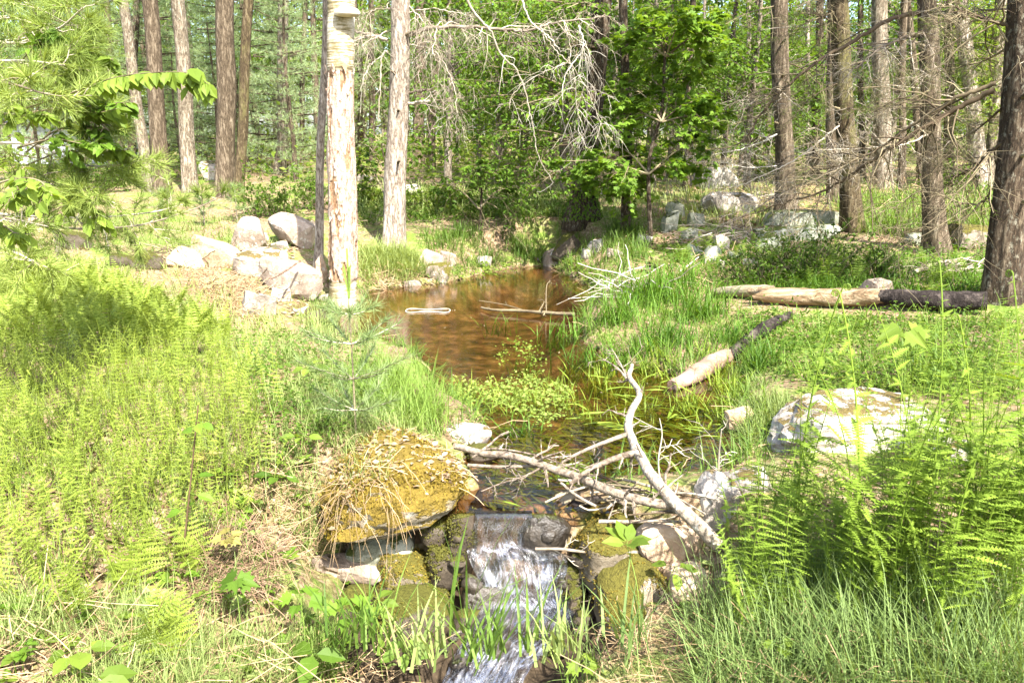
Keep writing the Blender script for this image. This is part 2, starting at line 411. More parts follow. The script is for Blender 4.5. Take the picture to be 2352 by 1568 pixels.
def G(px, py):
    """the ground seen at a picture point"""
    d = ray(px, py); P = d[None] * _ts[:, None] + np.array([0, 0, CAMZ])
    hh = height(P[:, 0], P[:, 1]); k = np.argmax(P[:, 2] < hh)
    if P[k, 2] >= hh[k]: k = len(_ts) - 1
    k = max(k, 1)
    a, b = P[k - 1, 2] - hh[k - 1], P[k, 2] - hh[k]; t = a / max(a - b, 1e-9)
    p = P[k - 1] * (1 - t) + P[k] * t; p[2] = h1(p[0], p[1]); return p

rows = np.concatenate([np.arange(-7, 1.6, .35), np.geomspace(1.6, 4.6, 150)[:-1], np.geomspace(4.6, 16, 170)[:-1], np.geomspace(16, 150, 90)])
ncol = 300
us = np.sinh(np.linspace(-1.9, 1.9, ncol)); us /= us[-1]
half = 7 + 1.25 * np.maximum(rows, 0)
GX = us[None, :] * half[:, None]; GY = np.repeat(rows[:, None], ncol, 1)
GZ = height(GX, GY).reshape(GX.shape)
height_exact = height
def height(x, y):
    x = np.asarray(x, float).ravel(); y = np.clip(np.asarray(y, float).ravel(), rows[0], rows[-1] - 1e-6)
    r = np.clip(np.searchsorted(rows, y, 'right') - 1, 0, len(rows) - 2); fy = (y - rows[r]) / (rows[r + 1] - rows[r])
    uu = np.clip(x / (7 + 1.25 * np.maximum(y, 0)), -1, 1 - 1e-9); c = np.clip(np.searchsorted(us, uu, 'right') - 1, 0, ncol - 2); fx = (uu - us[c]) / (us[c + 1] - us[c])
    return (GZ[r, c] * (1 - fx) + GZ[r, c + 1] * fx) * (1 - fy) + (GZ[r + 1, c] * (1 - fx) + GZ[r + 1, c + 1] * fx) * fy
i = np.arange(len(rows) - 1)[:, None]; j = np.arange(ncol - 1)[None]
gq = np.stack([i * ncol + j, i * ncol + j + 1, (i + 1) * ncol + j + 1, (i + 1) * ncol + j], -1).reshape(-1, 4)
N_ = N('forest_floor')
geo = N_.n("NewGeometry").outputs["Position"]
n1 = N_.noise(geo, 1.1, 5, 0.6); n2 = N_.noise(geo, 26.0, 6, 0.75); n3 = N_.noise(geo, 6.0, 4, 0.6)
litter = N_.ramp(n2, [(0.3, (0.07, 0.04, 0.02)), (0.5, (0.21, 0.145, 0.085)), (0.68, (0.46, 0.36, 0.25))])
green = N_.ramp(n2, [(0.3, (0.05, 0.09, 0.015)), (0.65, (0.20, 0.27, 0.05))])
c = N_.mix(N_.ramp(N_.math('ADD', N_.math('MULTIPLY', n1, .6), N_.math('MULTIPLY', n3, .4)), [(0.47, (0, 0, 0)), (0.58, (1, 1, 1))]), litter, green)
sep = N_.n("SeparateXYZ", {0: geo})
bedc = N_.ramp(n3, [(0.3, (0.05, 0.031, 0.016)), (0.5, (0.14, 0.09, 0.047)), (0.7, (0.30, 0.205, 0.11))])
far = N_.math('GREATER_THAN', sep.outputs[1], 3.95)
wetm = N_.math('MULTIPLY', N_.ramp(sep.outputs[2], [(0.0, (1, 1, 1)), (0.02, (0, 0, 0))]), far)
c = N_.mix(wetm, c, bedc)
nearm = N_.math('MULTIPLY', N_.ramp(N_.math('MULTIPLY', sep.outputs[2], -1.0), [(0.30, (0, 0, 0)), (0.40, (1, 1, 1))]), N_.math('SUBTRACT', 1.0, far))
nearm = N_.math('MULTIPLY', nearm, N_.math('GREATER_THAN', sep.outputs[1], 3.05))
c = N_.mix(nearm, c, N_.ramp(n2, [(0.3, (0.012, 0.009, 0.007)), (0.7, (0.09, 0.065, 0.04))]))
bp = N_.n("Bump", {"Height": n2, "Strength": 0.6, "Distance": 0.04}).outputs[0]
M['ground'] = N_.done(N_.n("BsdfPrincipled", {"Base Color": c, "Roughness": 0.9, "Specular IOR Level": 0.1, "Normal": bp}).outputs[0])
a = Acc(); a.add(np.stack([GX, GY, GZ], -1).reshape(-1, 3), gq)
tag(a.obj('forest_ground', M['ground'], smooth_=True), kind='structure')

# ------------------------------------------------------------------ pool water
N_ = N('pool_water')
geo = N_.n("NewGeometry").outputs["Position"]
mp = N_.n("Mapping", {0: geo, 3: (1.0, 2.2, 1)}).outputs[0]
hn = N_.math('ADD', N_.noise(mp, 5.0, 3, .5), N_.math('MULTIPLY', N_.noise(mp, 22.0, 2, .5), .25))
bp = N_.n("Bump", {"Height": hn, "Strength": 0.05, "Distance": 0.05}).outputs[0]
gl = N_.n("BsdfGlossy", {"Color": (1, 1, 1, 1), "Roughness": 0.03, "Normal": bp})
trn = N_.n("BsdfTransparent", {0: (0.68, 0.56, 0.40, 1)})
fr = N_.n("Fresnel", {"IOR": 1.33, "Normal": bp}).outputs[0]
fr = N_.math('MINIMUM', N_.math('ADD', N_.math('MULTIPLY', fr, 1.15), 0.02), 1.0)
M['water'] = N_.done(N_.n("MixShader", {0: fr, 1: trn.outputs[0], 2: gl.outputs[0]}).outputs[0])
wx = np.linspace(-3.6, 5.0, 90); wy = np.linspace(3.78, 13.2, 90)
X, Y = np.meshgrid(wx, wy); keep = poly_sd(X.ravel(), Y.ravel(), POOL) < 0.22
idx = np.arange(90 * 90).reshape(90, 90)
q = np.stack([idx[:-1, :-1], idx[:-1, 1:], idx[1:, 1:], idx[1:, :-1]], -1).reshape(-1, 4)
q = q[keep[q].any(1)]
used = np.unique(q); remap = -np.ones(8100, int); remap[used] = np.arange(len(used))
VV = np.stack([X.ravel(), Y.ravel(), np.zeros(8100)], -1)[used]
lipy = CL[0, 1]
a = Acc(); a.add(VV, remap[q])
tag(a.obj('pool_water', M['water'], smooth_=True), kind='structure')

# ------------------------------------------------------------------ cascade
nu = 46; nv = 220
sL = spline(CL, nv); sR = spline(CR, nv)
u = np.linspace(0, 1, nu)
S = sL[:, None] * (1 - u[None, :, None]) + sR[:, None] * u[None, :, None]
vv = np.linspace(0, len(CL) - 1, nv)
turb = np.interp(vv, [0, 1, 2, 3, 4, 5, 6, 7, 8, 9, 10, 11, 12], [0, .1, .5, .9, .7, 1, 1, .5, .6, 1, 1, .9, .7])
q3 = np.stack([np.repeat(u[None], nv, 0) * 9, np.repeat(vv[:, None], nu, 1) * 1.2, np.zeros((nv, nu))], -1)
S[..., 2] += (0.028 * fbm(q3, 1.0, 31) + 0.012 * noise3(q3 * [3, 1, 1], 1.5, 33)) * turb[:, None]
S[..., 1] += 0.03 * fbm(q3, .8, 35) * turb[:, None]
S[..., 2] += 0.02 * (4 * (u - .5) ** 2)[None] * -1 * turb[:, None]
i = np.arange(nv - 1)[:, None]; j = np.arange(nu - 1)[None]
q = np.stack([i * nu + j, i * nu + j + 1, (i + 1) * nu + j + 1, (i + 1) * nu + j], -1).reshape(-1, 4)
a = Acc(); a.add(S.reshape(-1, 3), q, np.repeat(turb[:, None], nu, 1).ravel())
N_ = N('cascade_water')
uvn = N_.n("UVMap", uv_map="flow").outputs[0]
st1 = N_.noise(N_.n("Mapping", {0: uvn, 3: (34, 1.6, 1)}).outputs[0], 1.0, 5, .65)
st2 = N_.noise(N_.n("Mapping", {0: uvn, 3: (7, 1.1, 1)}).outputs[0], 1.0, 3, .5)
foam = N_.math('MULTIPLY', N_.math('ADD', N_.math('MULTIPLY', st1, .7), N_.math('MULTIPLY', st2, .5)), N_.math('ADD', N_.math('MULTIPLY', N_.rnd(), .45), .55))
fm = N_.ramp(foam, [(0.58, (0, 0, 0)), (0.90, (1, 1, 1))])
bp = N_.n("Bump", {"Height": st1, "Strength": 0.8, "Distance": 0.02}).outputs[0]
gl = N_.n("BsdfGlossy", {"Color": (1, 1, 1, 1), "Roughness": 0.08, "Normal": bp})
trn = N_.n("BsdfTransparent", {0: (0.50, 0.44, 0.38, 1)})
fr = N_.math('ADD', N_.math('MULTIPLY', N_.n("Fresnel", {"IOR": 1.33, "Normal": bp}).outputs[0], 1.2), 0.03)
wsh = N_.n("MixShader", {0: fr, 1: trn.outputs[0], 2: gl.outputs[0]}).outputs[0]
white = N_.n("BsdfDiffuse", {0: (0.55, 0.60, 0.74, 1)})
M['cascade'] = N_.done(N_.n("MixShader", {0: N_.math('MULTIPLY', fm, .55), 1: wsh, 2: white.outputs[0]}).outputs[0])
o = a.obj('stream_water', M['cascade'], smooth_=True); tag(o, kind='structure')
me = o.data; uvl = me.uv_layers.new(name="flow")
li = np.empty(len(me.loops), np.int32); me.loops.foreach_get("vertex_index", li)
uv = np.stack([np.repeat(u[None], nv, 0).ravel(), np.repeat(vv[:, None], nu, 1).ravel()], -1)[li]
uvl.data.foreach_set("uv", uv.astype(np.float32).ravel())

# ------------------------------------------------------------------ rocks
_ico = None
def ico(sub):
    import bmesh
    bm = bmesh.new(); bmesh.ops.create_icosphere(bm, subdivisions=sub, radius=1.0)
    V = np.array([v.co[:] for v in bm.verts]); F = np.array([[v.index for v in f.verts] for f in bm.faces]); bm.free()
    return V, F
ICO = {s: ico(s) for s in (2, 3, 4, 5)}
def rock_shape(size, seed, sub=4, angular=0.6, rough=0.05, flat=None):
    r = np.random.default_rng(seed)
    V, F = ICO[sub]; V = V.copy() * 1.25
    V = np.sign(V) * np.abs(V) ** 0.75                     # a bit boxy
    for k in range(15):
        n = norm(r.normal(size=3)); d = r.uniform(0.68, 0.95) if k > 5 else r.uniform(0.62, 0.8)
        if k < 6: n = norm(np.eye(3)[k % 3] * (1 if k < 3 else -1) + r.normal(size=3) * 0.22)
        s = V @ n; V = V - np.clip(s - d, 0, None)[:, None] * n[None] * (0.75 + 0.25 * angular)
    V = V + norm(V) * (rough * fbm(V, 2.0, seed)[:, None] * 1.3 + rough * 0.9 * fbm(V, 6.0, seed + 5)[:, None])
    ext = (V.max(0) - V.min(0))
    V = (V - (V.max(0) + V.min(0)) / 2) / ext * np.array(size)
    return V, F
def rot_xyz(V, rx, ry, rz):
    cx, sx, c2, s2, cz, sz = math.cos(rx), math.sin(rx), math.cos(ry), math.sin(ry), math.cos(rz), math.sin(rz)
    R = np.array([[cz, -sz, 0], [sz, cz, 0], [0, 0, 1]]) @ np.array([[c2, 0, s2], [0, 1, 0], [-s2, 0, c2]]) @ np.array([[1, 0, 0], [0, cx, -sx], [0, sx, cx]])
    return V @ R.T
_rs = [100]; ROCKBASE = []
def rock(px, py, w, h, label, mat='rock', name='boulder', cat='boulder', depth=None, dr=0.8, tilt=0.0, rz=0.3, group=None, sub=4, rough=0.05, bury=0.42, z=None, seed=None, rx=0.0, angular=0.6):
    """a stone whose outline in the picture is w wide, h high and stands at row py"""
    _rs[0] += 1
    p = G(px, py) if z is None and depth is None else (atz(px, py, z) if z is not None else aty(px, py, depth))
    k = p[1] / FOC * math.sqrt(1 + ((px - W / 2) / FOC) ** 2) / math.cos(PITCH) * 0.98
    sx, sz = w * k, h * k
    V, F = rock_shape((sx, sx * dr, sz * (1 + bury)), seed or _rs[0], sub=sub, rough=rough, angular=angular)
    V = rot_xyz(V, rx, tilt, rz)
    c = p + np.array([0, sx * dr * 0.35, -V[:, 2].min() - sz * bury])
    a = Acc(); a.add(V + c, F)
    o = a.obj(name, M[mat], smooth_=False, origin=(c[0], c[1], c[2] + V[:, 2].min()))
    me = o.data
    me.polygons.foreach_set("use_smooth", np.ones(len(me.polygons), bool))
    me.set_sharp_from_angle(angle=math.radians(24))
    ROCKBASE.append((c, sx * .5, sx * dr * .5, p[2], z is None)); tag(o, label, cat, group); return o

R_ = rock
R_(567,577,82,70,'upright blocky grey boulder on the bank, left one of the standing pair','rock',tilt=.06,rz=.2,dr=.9)
R_(668,566,108,56,'large tilted boulder leaning right, right one of the standing pair','rock',tilt=.28,rz=.5,seed=141)
R_(488,614,125,46,'brown slab lying slanted below the standing boulder pair','rock_brown',tilt=.28,rz=.1,dr=.7)
R_(425,612,90,36,'low split brown stone at the left end of the bank rocks','rock_brown',tilt=.2,name='stone',cat='stone')
R_(596,634,130,50,'pale speckled slab sloping down beneath the standing boulders','rock_pale',tilt=.25,rz=.3)
R_(652,676,140,52,'pale topped boulder with dark undercut front near the white trunk','rock',tilt=.30,rz=-.3,seed=155)
R_(588,724,78,58,'rounded pale stone half buried at the low end of the rocky bank','rock_pale')
R_(738,648,26,62,'narrow upright stone right behind the peeling trunk','rock_brown',name='stone',cat='stone')
R_(642,690,44,30,'small wedge of stone under the dark fronted boulder','rock_pale',name='stone',cat='stone',sub=3)
R_(718,552,36,46,'small mossy orange stone beside the tilted boulder','rock_mossy',name='stone',cat='stone',sub=3)
R_(600,560,30,24,'small reddish stone wedged between the standing boulder pair','rock_brown',name='stone',cat='stone',sub=3)
R_(640,572,40,18,'low pale stone in front of the tilted boulder','rock_pale',name='stone',cat='stone',sub=3)
R_(330,618,66,36,'dark low stone among roots at the left of the bank','rock_dark',name='stone',cat='stone')
R_(275,612,44,26,'small dark stone left of the root tangle','rock_dark',name='stone',cat='stone',sub=3)
R_(97,550,50,46,'brown stone under the pine boughs at the far left','rock_brown',name='stone',cat='stone')
R_(165,570,70,34,'dark weathered stone beside the lichened sapling stem','rock_dark',name='stone',cat='stone')
R_(345,735,70,22,'flat pale stone showing among the left ferns','rock_pale',name='stone',cat='stone',sub=3)
R_(720,735,60,30,'dark wet stone at the water left of the white trunk','rock_dark',name='stone',cat='stone')
R_(690,720,40,20,'little pale stone on the shore left of the white trunk','rock_pale',name='stone',cat='stone',sub=3)
R_(740,690,30,14,'flat pebble near the foot of the white trunk','rock_pale',name='stone',cat='stone',sub=3)
# far bank of the pool
R_(985,614,58,40,'rounded grey boulder on the far bank right of the grey trunk','rock',seed=171)
R_(1028,606,40,30,'smaller boulder tucked behind the rounded far bank boulder','rock',name='stone',cat='stone')
R_(1002,640,66,36,'mossy stone below the rounded far bank boulder','rock_mossy',name='stone',cat='stone')
R_(946,664,50,20,'flat wet stone at the far waterline under the grass','rock',name='stone',cat='stone',sub=3)
R_(1112,612,40,22,'low stone in the far bank grass','rock_pale',name='stone',cat='stone',sub=3)
R_(1278,608,58,44,'pale faced boulder at the inlet of the pool','rock',seed=181)
R_(1305,592,66,52,'dark slab leaning over the pale inlet boulder','rock_dark',tilt=.7,dr=.5)
R_(1366,582,38,34,'rounded pale stone right of the leaning inlet slab','rock_pale',name='stone',cat='stone')
R_(1347,594,26,22,'small white stone in front of the inlet slab','rock_pale',name='stone',cat='stone',sub=3)
R_(1240,604,30,14,'little wet stone at the mouth of the inlet','rock_wet',name='stone',cat='stone',sub=3)
R_(1410,588,36,18,'flat stone in the grass right of the inlet','rock',name='stone',cat='stone',sub=3)
# tumbled wall on the right bank
for k_, (px, py, w, h, lb, mt, tl) in enumerate([
 (1540,532,40,48,'upright lichened stone at the left of the tumbled wall','rock_lichen',.1),
 (1585,548,34,26,'small squarish stone beside the upright wall stone','rock_lichen',.2),
 (1660,574,40,34,'round white stone in the middle of the tumbled wall','rock_pale',0),
 (1638,606,46,40,'grey stone below the round white wall stone','rock_lichen',.1),
 (1657,628,16,32,'narrow white upright stone at the foot of the tumbled wall','rock_pale',0),
 (1700,600,44,24,'lichened stone right of the round white wall stone','rock_lichen',.2),
 (1525,622,66,20,'long low brown stone at the foot of the tumbled wall','rock_dark',.05),
 (1728,616,34,22,'small pale stone under the twig heap','rock_pale',.1),
 (1775,580,86,38,'broad lichened block left of the long slabs','rock_lichen',.1),
 (1556,500,40,40,'dark mossy stone at the top of the tumbled wall','rock_lichen',-.2),
 (1600,520,46,30,'mossy stone behind the upright wall stone','rock_lichen',.1),
 (1480,560,40,22,'low stone at the foot of the thin dark trunk','rock_pale',.1),
 (1600,590,40,24,'tilted stone in the lower tumbled wall','rock_lichen',.4)]):
    R_(px,py,w,h,lb,mt,name='stone',cat='stone',tilt=tl,sub=3)
R_(1850,520,190,34,'long flat lichened slab, upper one between the right trunks','rock_lichen',dr=.5,rz=.05)
R_(1835,552,175,34,'long slab with white lichen rim, lower one between the right trunks','rock_lichen',dr=.5,rz=-.04)
R_(1640,430,100,46,'big pale boulder in the sunny ground behind the thin trunk','rock_pale')
R_(1690,486,150,42,'long pale mossy boulder right of the ivy tree','rock_pale',dr=.5,rz=.15)
R_(1395,452,56,20,'pale stone in the sun behind the ivy tree','rock_pale',name='stone',cat='stone')
R_(945,444,56,20,'pale rock lying behind the grey trunk','rock_pale',name='stone',cat='stone')
R_(836,418,44,16,'pale rock seen between the white and the grey trunk','rock_pale',name='stone',cat='stone')
R_(1020,366,34,26,'bluish grey rock far behind the dark leaves','rock',name='stone',cat='stone')
R_(482,414,52,40,'pale rock behind the left trunks','rock_pale',name='stone',cat='stone')
R_(2250,566,130,44,'mossy slab between the two right hand trunks','rock_mossy',dr=.6)
R_(2120,565,70,26,'lichened stone left of the mossy slab','rock_lichen',name='stone',cat='stone')
R_(2020,684,66,38,'grey stone behind the fallen log with dry grass over it','rock',name='stone',cat='stone')
# right foreground
R_(1985,1025,390,84,'big flat pale boulder with moss spots behind the right ferns','rock_pale',dr=.7,sub=5,rough=.08,rz=.1,seed=214,angular=-.4,bury=.6)
R_(2200,1075,220,50,'flat pale stone sunk in the ground right of the big boulder','rock_pale',dr=.8)
R_(1645,1190,118,108,'white topped boulder with dark wet front right of the fork branch','rock_pale',seed=205)
R_(1725,1130,110,46,'low pale stone beside the white topped boulder','rock_pale')
R_(1705,985,70,44,'brown stone at the right edge of the pool','rock_brown',name='stone',cat='stone')
# cascade stones
BLOCK = R_(890,1256,400,225,'big moss topped stone block overhanging the cascade, straw hanging from it','rock_block',name='stone_block',cat='stone',z=-.13,dr=.85,rz=.55,sub=5,rough=.13,seed=83,angular=-.6,tilt=.10,bury=.05)
MOSSY = []
def K_(px, py, w, h, z, label, mat, **kw):
    kw.setdefault('name', 'cascade_stone'); kw.setdefault('cat', 'stone'); kw.setdefault('sub', 4); kw.setdefault('angular', -.8); kw.setdefault('rough', .09)
    o = R_(px, py, w, h, label, mat, z=z, **kw)
    if mat in ('rock_mossy', 'rock_dark'): MOSSY.append((o, mat))
    return o
K_(930,1372,180,100,-.46,'mossy stone slab with lichened left half below the big block','rock_mossy',tilt=.22,dr=.9,rz=.2,seed=301)
K_(870,1292,190,62,-.29,'thin lichened stone squeezed under the big mossy block','rock_lichen',tilt=-.05)
K_(790,1345,190,44,-.36,'long thin grey slab sloping under the hanging straw','rock',tilt=.3,dr=.6)
K_(1020,1340,84,90,-.36,'small dark mossy stone left of the falling water','rock_dark',sub=3)
K_(1062,1296,80,130,-.27,'upright mossy stone at the left of the spillway','rock_dark',tilt=.15)
K_(1112,1412,120,72,-.46,'dark wet round stone in the fall','rock_wet')
K_(1075,1448,92,52,-.50,'small green mossy stone below the dark wet stone','rock_dark',sub=3)
K_(1252,1262,130,92,-.18,'wet black stone at the right of the spillway','rock_wet',tilt=.2)
K_(1296,1368,120,76,-.40,'mossy dark stone right of the falling water','rock_dark',tilt=-.2)
K_(1310,1412,84,52,-.46,'small mossy stone at the edge of the plunge pool','rock_dark',sub=3)
K_(1465,1480,250,160,-.46,'big slanting sunlit stone right of the plunge pool','rock_mossy',tilt=-.45,dr=.8,rz=.3,seed=311)
K_(1410,1355,210,160,-.35,'mossy stone with dark hollow under the driftwood','rock_mossy',tilt=.1,seed=312)
K_(1540,1300,190,110,-.22,'broad brown stone under the fork branch','rock_brown',dr=.7)
K_(1580,1390,140,90,-.30,'low stone beside the slanting sunlit stone','rock_brown')
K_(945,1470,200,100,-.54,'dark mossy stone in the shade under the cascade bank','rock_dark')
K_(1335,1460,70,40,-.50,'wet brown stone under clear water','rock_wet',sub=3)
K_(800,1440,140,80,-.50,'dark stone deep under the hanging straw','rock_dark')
K_(1000,1250,90,60,-.20,'dark stone inside the hollow beside the block','rock_dark')
K_(1068,1034,110,60,.0,'flat pale stone at the pool edge above the block','rock_pale',tilt=.2)
K_(1110,1062,80,34,-.02,'dark stone wet at the pool edge under the bare limb','rock_dark',sub=3)
K_(1150,1500,60,34,-.56,'little wet stone in the white water','rock_wet',sub=3)
K_(1180,1284,70,30,-.24,'wet ledge stone behind the falling water','rock_wet',sub=3)

r_ = np.random.default_rng(91)
for k_ in range(16):
    t_ = r_.uniform(1.5, 10.5); i_ = int(t_); s_ = r_.random() < .5; P_ = (CL if s_ else CR); q_ = P_[i_] * (1 - t_ + i_) + P_[i_ + 1] * (t_ - i_) + [(-1 if s_ else 1) * r_.uniform(-.05, .10), r_.normal() * .04, -.02]
    w_ = r_.uniform(.05, .11); V, F = rock_shape((w_, w_ * .8, w_ * r_.uniform(.5, .8)), 800 + k_, sub=3, rough=.09, angular=-.8); a = Acc(); a.add(rot_xyz(V, 0, r_.normal() * .2, r_.uniform(0, 6)) + q_, F)
    o = a.obj('wet_cobble', M['rock_wet' if k_ % 3 else 'rock_dark'], None, True, tuple(q_)); tag(o, 'dark wet cobble at the edge of the falling water', 'stone', 'wet cobbles along the cascade')

# ------------------------------------------------------------------ foliage templates
LEAF_Q = (np.array([(0, 0, 0), (.30, .45, .07), (0, 1, -.02), (-.30, .45, .07)]), np.array([[0, 1, 2, 3]]))
LEAF_N = (np.array([(0, 0, 0), (.24, .22, .07), (.27, .58, .06), (0, 1, -.10), (-.27, .58, .06), (-.24, .22, .07), (0, .45, 0)]),
          np.array([[0, 1, 2, 6], [6, 2, 3, 3], [0, 6, 4, 5], [6, 3, 3, 4]]))
LEAF_N = (LEAF_N[0], np.array([[0, 1, 6], [1, 2, 6], [2, 3, 6], [6, 3, 4], [6, 4, 5], [0, 6, 5]]))
_m = [(0, 0, 0), (.16, -.04, .02), (.48, .02, .05), (.36, .20, .05), (.62, .42, .04), (.34, .44, .05), (.40, .64, .03), (.17, .60, .04), (0, 1.0, -.05)]
_v = np.array(_m + [(-x, y, z) for x, y, z in _m[1:-1]])
LEAF_M = (_v, np.array([[0, 1, 2, 3, 4, 5, 6, 7, 8], [0, 8, 15, 14, 13, 12, 11, 10, 9]]))
NEEDLE = (np.array([(-.02, 0, 0), (.02, 0, 0), (0, 1, 0)]), np.array([[0, 1, 2]]))
NEEDLE_W = (np.array([(-.035, 0, 0), (.035, 0, 0), (0, 1, 0)]), np.array([[0, 1, 2]]))

def leaves(acc, tpl, pos, d, up, size, rnd=None, jit=0.5):
    k = len(pos)
    n = norm(np.broadcast_to(up, (k, 3)) + jit * rng.normal(size=(k, 3)))
    acc.inst(tpl[0], tpl[1], frames(d, n), pos, size, rng.random(k) if rnd is None else rnd)

def twigs(starts, dirs, lens, m=5, wig=0.12, droop=0.0):
    """(k,m,3) bent twig paths"""
    k = len(starts); t = np.linspace(0, 1, m)[None, :, None]
    side = rng.normal(size=(k, 1, 3)) * wig
    L = np.asarray(lens).reshape(k, 1, 1)
    P = starts[:, None] + norm(dirs)[:, None] * t * L + side * (t ** 2) * L + np.array([0, 0, -droop]) * t ** 2 * L
    P += rng.normal(size=(k, m, 3)) * L * 0.02 * (t > 0)
    return P

def branchwork(acc, path, r0, r1, n1=14, l1=(0.3, 0.7), n2=5, n3=0, droop=0.15, spread=1.0, sides=6, t0=0.15, flat=0.6, main=True, tipr=0.0012, forward=.7):
    """a limb with two or three orders of twigs; returns the twig paths"""
    path = np.asarray(path); m = len(path)
    rad = r0 + (r1 - r0) * np.linspace(0, 1, m) ** 0.8
    if main: tubes(acc, path[None], rad[None], sides)
    t = t0 + (1 - t0) * rng.random(n1); k = np.minimum((t * (m - 1)).astype(int), m - 2); f = (t * (m - 1) - k)[:, None]
    st_ = path[k] * (1 - f) + path[k + 1] * f
    T = norm(path[k + 1] - path[k])
    lat = rng.normal(size=(n1, 3)); lat[:, 2] *= flat; lat = norm(np.cross(T, np.cross(lat, T)))
    d = norm(T * forward * rng.uniform(.3, 1.2, (n1, 1)) + lat * spread)
    L = rng.uniform(*l1, n1) * (1 - 0.5 * t)
    P1 = twigs(st_, d, L, 6, .18, droop)
    rr = np.interp(t, [0, 1], [r0, r1]) * .5; rr = np.minimum(rr, 0.010 + 0 * rr)
    tubes(acc, P1, np.linspace(1, .35, 6)[None] * np.maximum(rr, tipr * 1.6)[:, None], 4)
    out = [P1]
    def sub(P, n, ls, rmul):
        kk, mm, _ = P.shape
        idx = np.repeat(np.arange(kk), n); tt = rng.uniform(.25, 1, kk * n); q = np.minimum((tt * (mm - 1)).astype(int), mm - 2); g = (tt * (mm - 1) - q)[:, None]
        s = P[idx, q] * (1 - g) + P[idx, q + 1] * g; TT = norm(P[idx, q + 1] - P[idx, q])
        la = rng.normal(size=(kk * n, 3)); la[:, 2] *= flat; dd = norm(TT * .7 + norm(np.cross(TT, np.cross(la, TT))) * .9)
        LL = np.linalg.norm(P[idx, -1] - P[idx, 0], axis=1) * rng.uniform(*ls, kk * n)
        PP = twigs(s, dd, LL, 4, .2, droop)
        tubes(acc, PP, np.linspace(1, .5, 4)[None] * np.full((kk * n, 1), tipr * rmul), 3)
        return PP
    if n2: out.append(sub(P1, n2, (.25, .55), 1.5))
    if n3: out.append(sub(out[-1], n3, (.35, .6), 1.1))
    return out

def along(P, n):
    """n points per path with tangents"""
    k, m, _ = P.shape
    idx = np.repeat(np.arange(k), n); tt = rng.uniform(.15, 1, k * n); q = np.minimum((tt * (m - 1)).astype(int), m - 2); g = (tt * (m - 1) - q)[:, None]
    return P[idx, q] * (1 - g) + P[idx, q + 1] * g, norm(P[idx, q + 1] - P[idx, q])

def crown_leaves(acc, R, Hh, ncl, nlf, size, tpl=LEAF_Q, center=(0, 0, 0), flatz=.14, rc=(.45, .9), lo=0.0):
    c = rand_unit(ncl) * (rng.random((ncl, 1)) ** (1 / 2.2)); c = c * np.array([R, R, Hh / 2]); c[:, 2] = np.maximum(c[:, 2], -Hh / 2 + lo)
    c += np.asarray(center)
    idx = np.repeat(np.arange(ncl), nlf); r = rng.uniform(*rc, ncl)[idx][:, None]
    off = rng.normal(size=(len(idx), 3)) * r * np.array([.5, .5, flatz])
    pos = c[idx] + off
    d = norm(off * [1, 1, .3] + rng.normal(size=pos.shape) * .25 + [0, 0, -.25])
    base = np.clip(rng.random(ncl)[idx] * .5 + rng.random(len(idx)) * .5, 0, 1)
    leaves(acc, tpl, pos, d, np.array([0, 0, 1.0]), rng.uniform(.7, 1.25, len(idx)) * size, base, .45)
    return c

def trunk(acc, path, r0, r1, seed, flare=.5, sides=22, ridge=.05, roots=4, fl_h=.28):
    m = len(path); path = np.asarray(path)
    hgt = path[:, 2] - path[0, 2]
    a = np.arange(sides) * 2 * pi / sides
    t = hgt / hgt[-1]
    rad = r0 + (r1 - r0) * t
    T = norm(np.gradient(path, axis=0)); Nn = norm(np.cross(T, [0, 1.0, 0])); B = np.cross(T, Nn)
    ph = np.random.default_rng(seed).uniform(0, 6.28)
    lob = 1 + flare * np.exp(-np.maximum(hgt - .2, 0)[:, None] / fl_h) * (.55 + .45 * np.cos(roots * a[None] + ph)) 
    cyl = np.stack([np.cos(a)[None] * 9 * np.ones((m, 1)), np.sin(a)[None] * 9 * np.ones((m, 1)), hgt[:, None] * 1.1 * np.ones((1, sides))], -1)
    rr = rad[:, None] * lob * (1 + ridge * 1.6 * fbm(cyl * np.array([.8, .8, 1.6]), .5, seed) + ridge * noise3(cyl, 1.3, seed + 7) * 1.3)
    V = path[:, None] + rr[..., None] * (np.cos(a)[None, :, None] * Nn[:, None] + np.sin(a)[None, :, None] * B[:, None])
    i = np.arange(m - 1)[:, None]; j = np.arange(sides)[None]
    q = np.stack([i * sides + j, i * sides + (j + 1) % sides, (i + 1) * sides + (j + 1) % sides, (i + 1) * sides + j], -1).reshape(-1, 4)
    acc.add(V.reshape(-1, 3), q)

# crown meshes shared by the trees whose tops rise out of the picture
def hi_crown(kind, seed):
    global rng
    keep = rng; rng = np.random.default_rng(seed)
    a = Acc()
    if kind == 'leafy': crown_leaves(a, 2.6, 7.0, 75, 42, .15)
    elif kind == 'pine':
        for z in np.linspace(-3.2, 3.4, 9):
            r = 2.3 * (1 - (z + 3.4) / 8.5)
            for b in range(4):
                an = rng.uniform(0, 6.28); L = r * rng.uniform(.7, 1.1)
                p = np.array([[math.cos(an) * L * s, math.sin(an) * L * s, z + .25 * s * s] for s in np.linspace(.15, 1, 9)])
                pos = np.repeat(p, 14, 0) + rng.normal(size=(126, 3)) * [.22, .22, .10]
                leaves(a, LEAF_Q, pos, rng.normal(size=(126, 3)) * [1, 1, .4], np.array([0, 0, 1.]), .17, None, .5)
    me = a.mesh('crown', M['leaf_mid'] if kind == 'leafy' else M['hemlock'])
    rng = keep; return me
CROWN = {'leafy': hi_crown('leafy', 5), 'pine': hi_crown('pine', 6)}

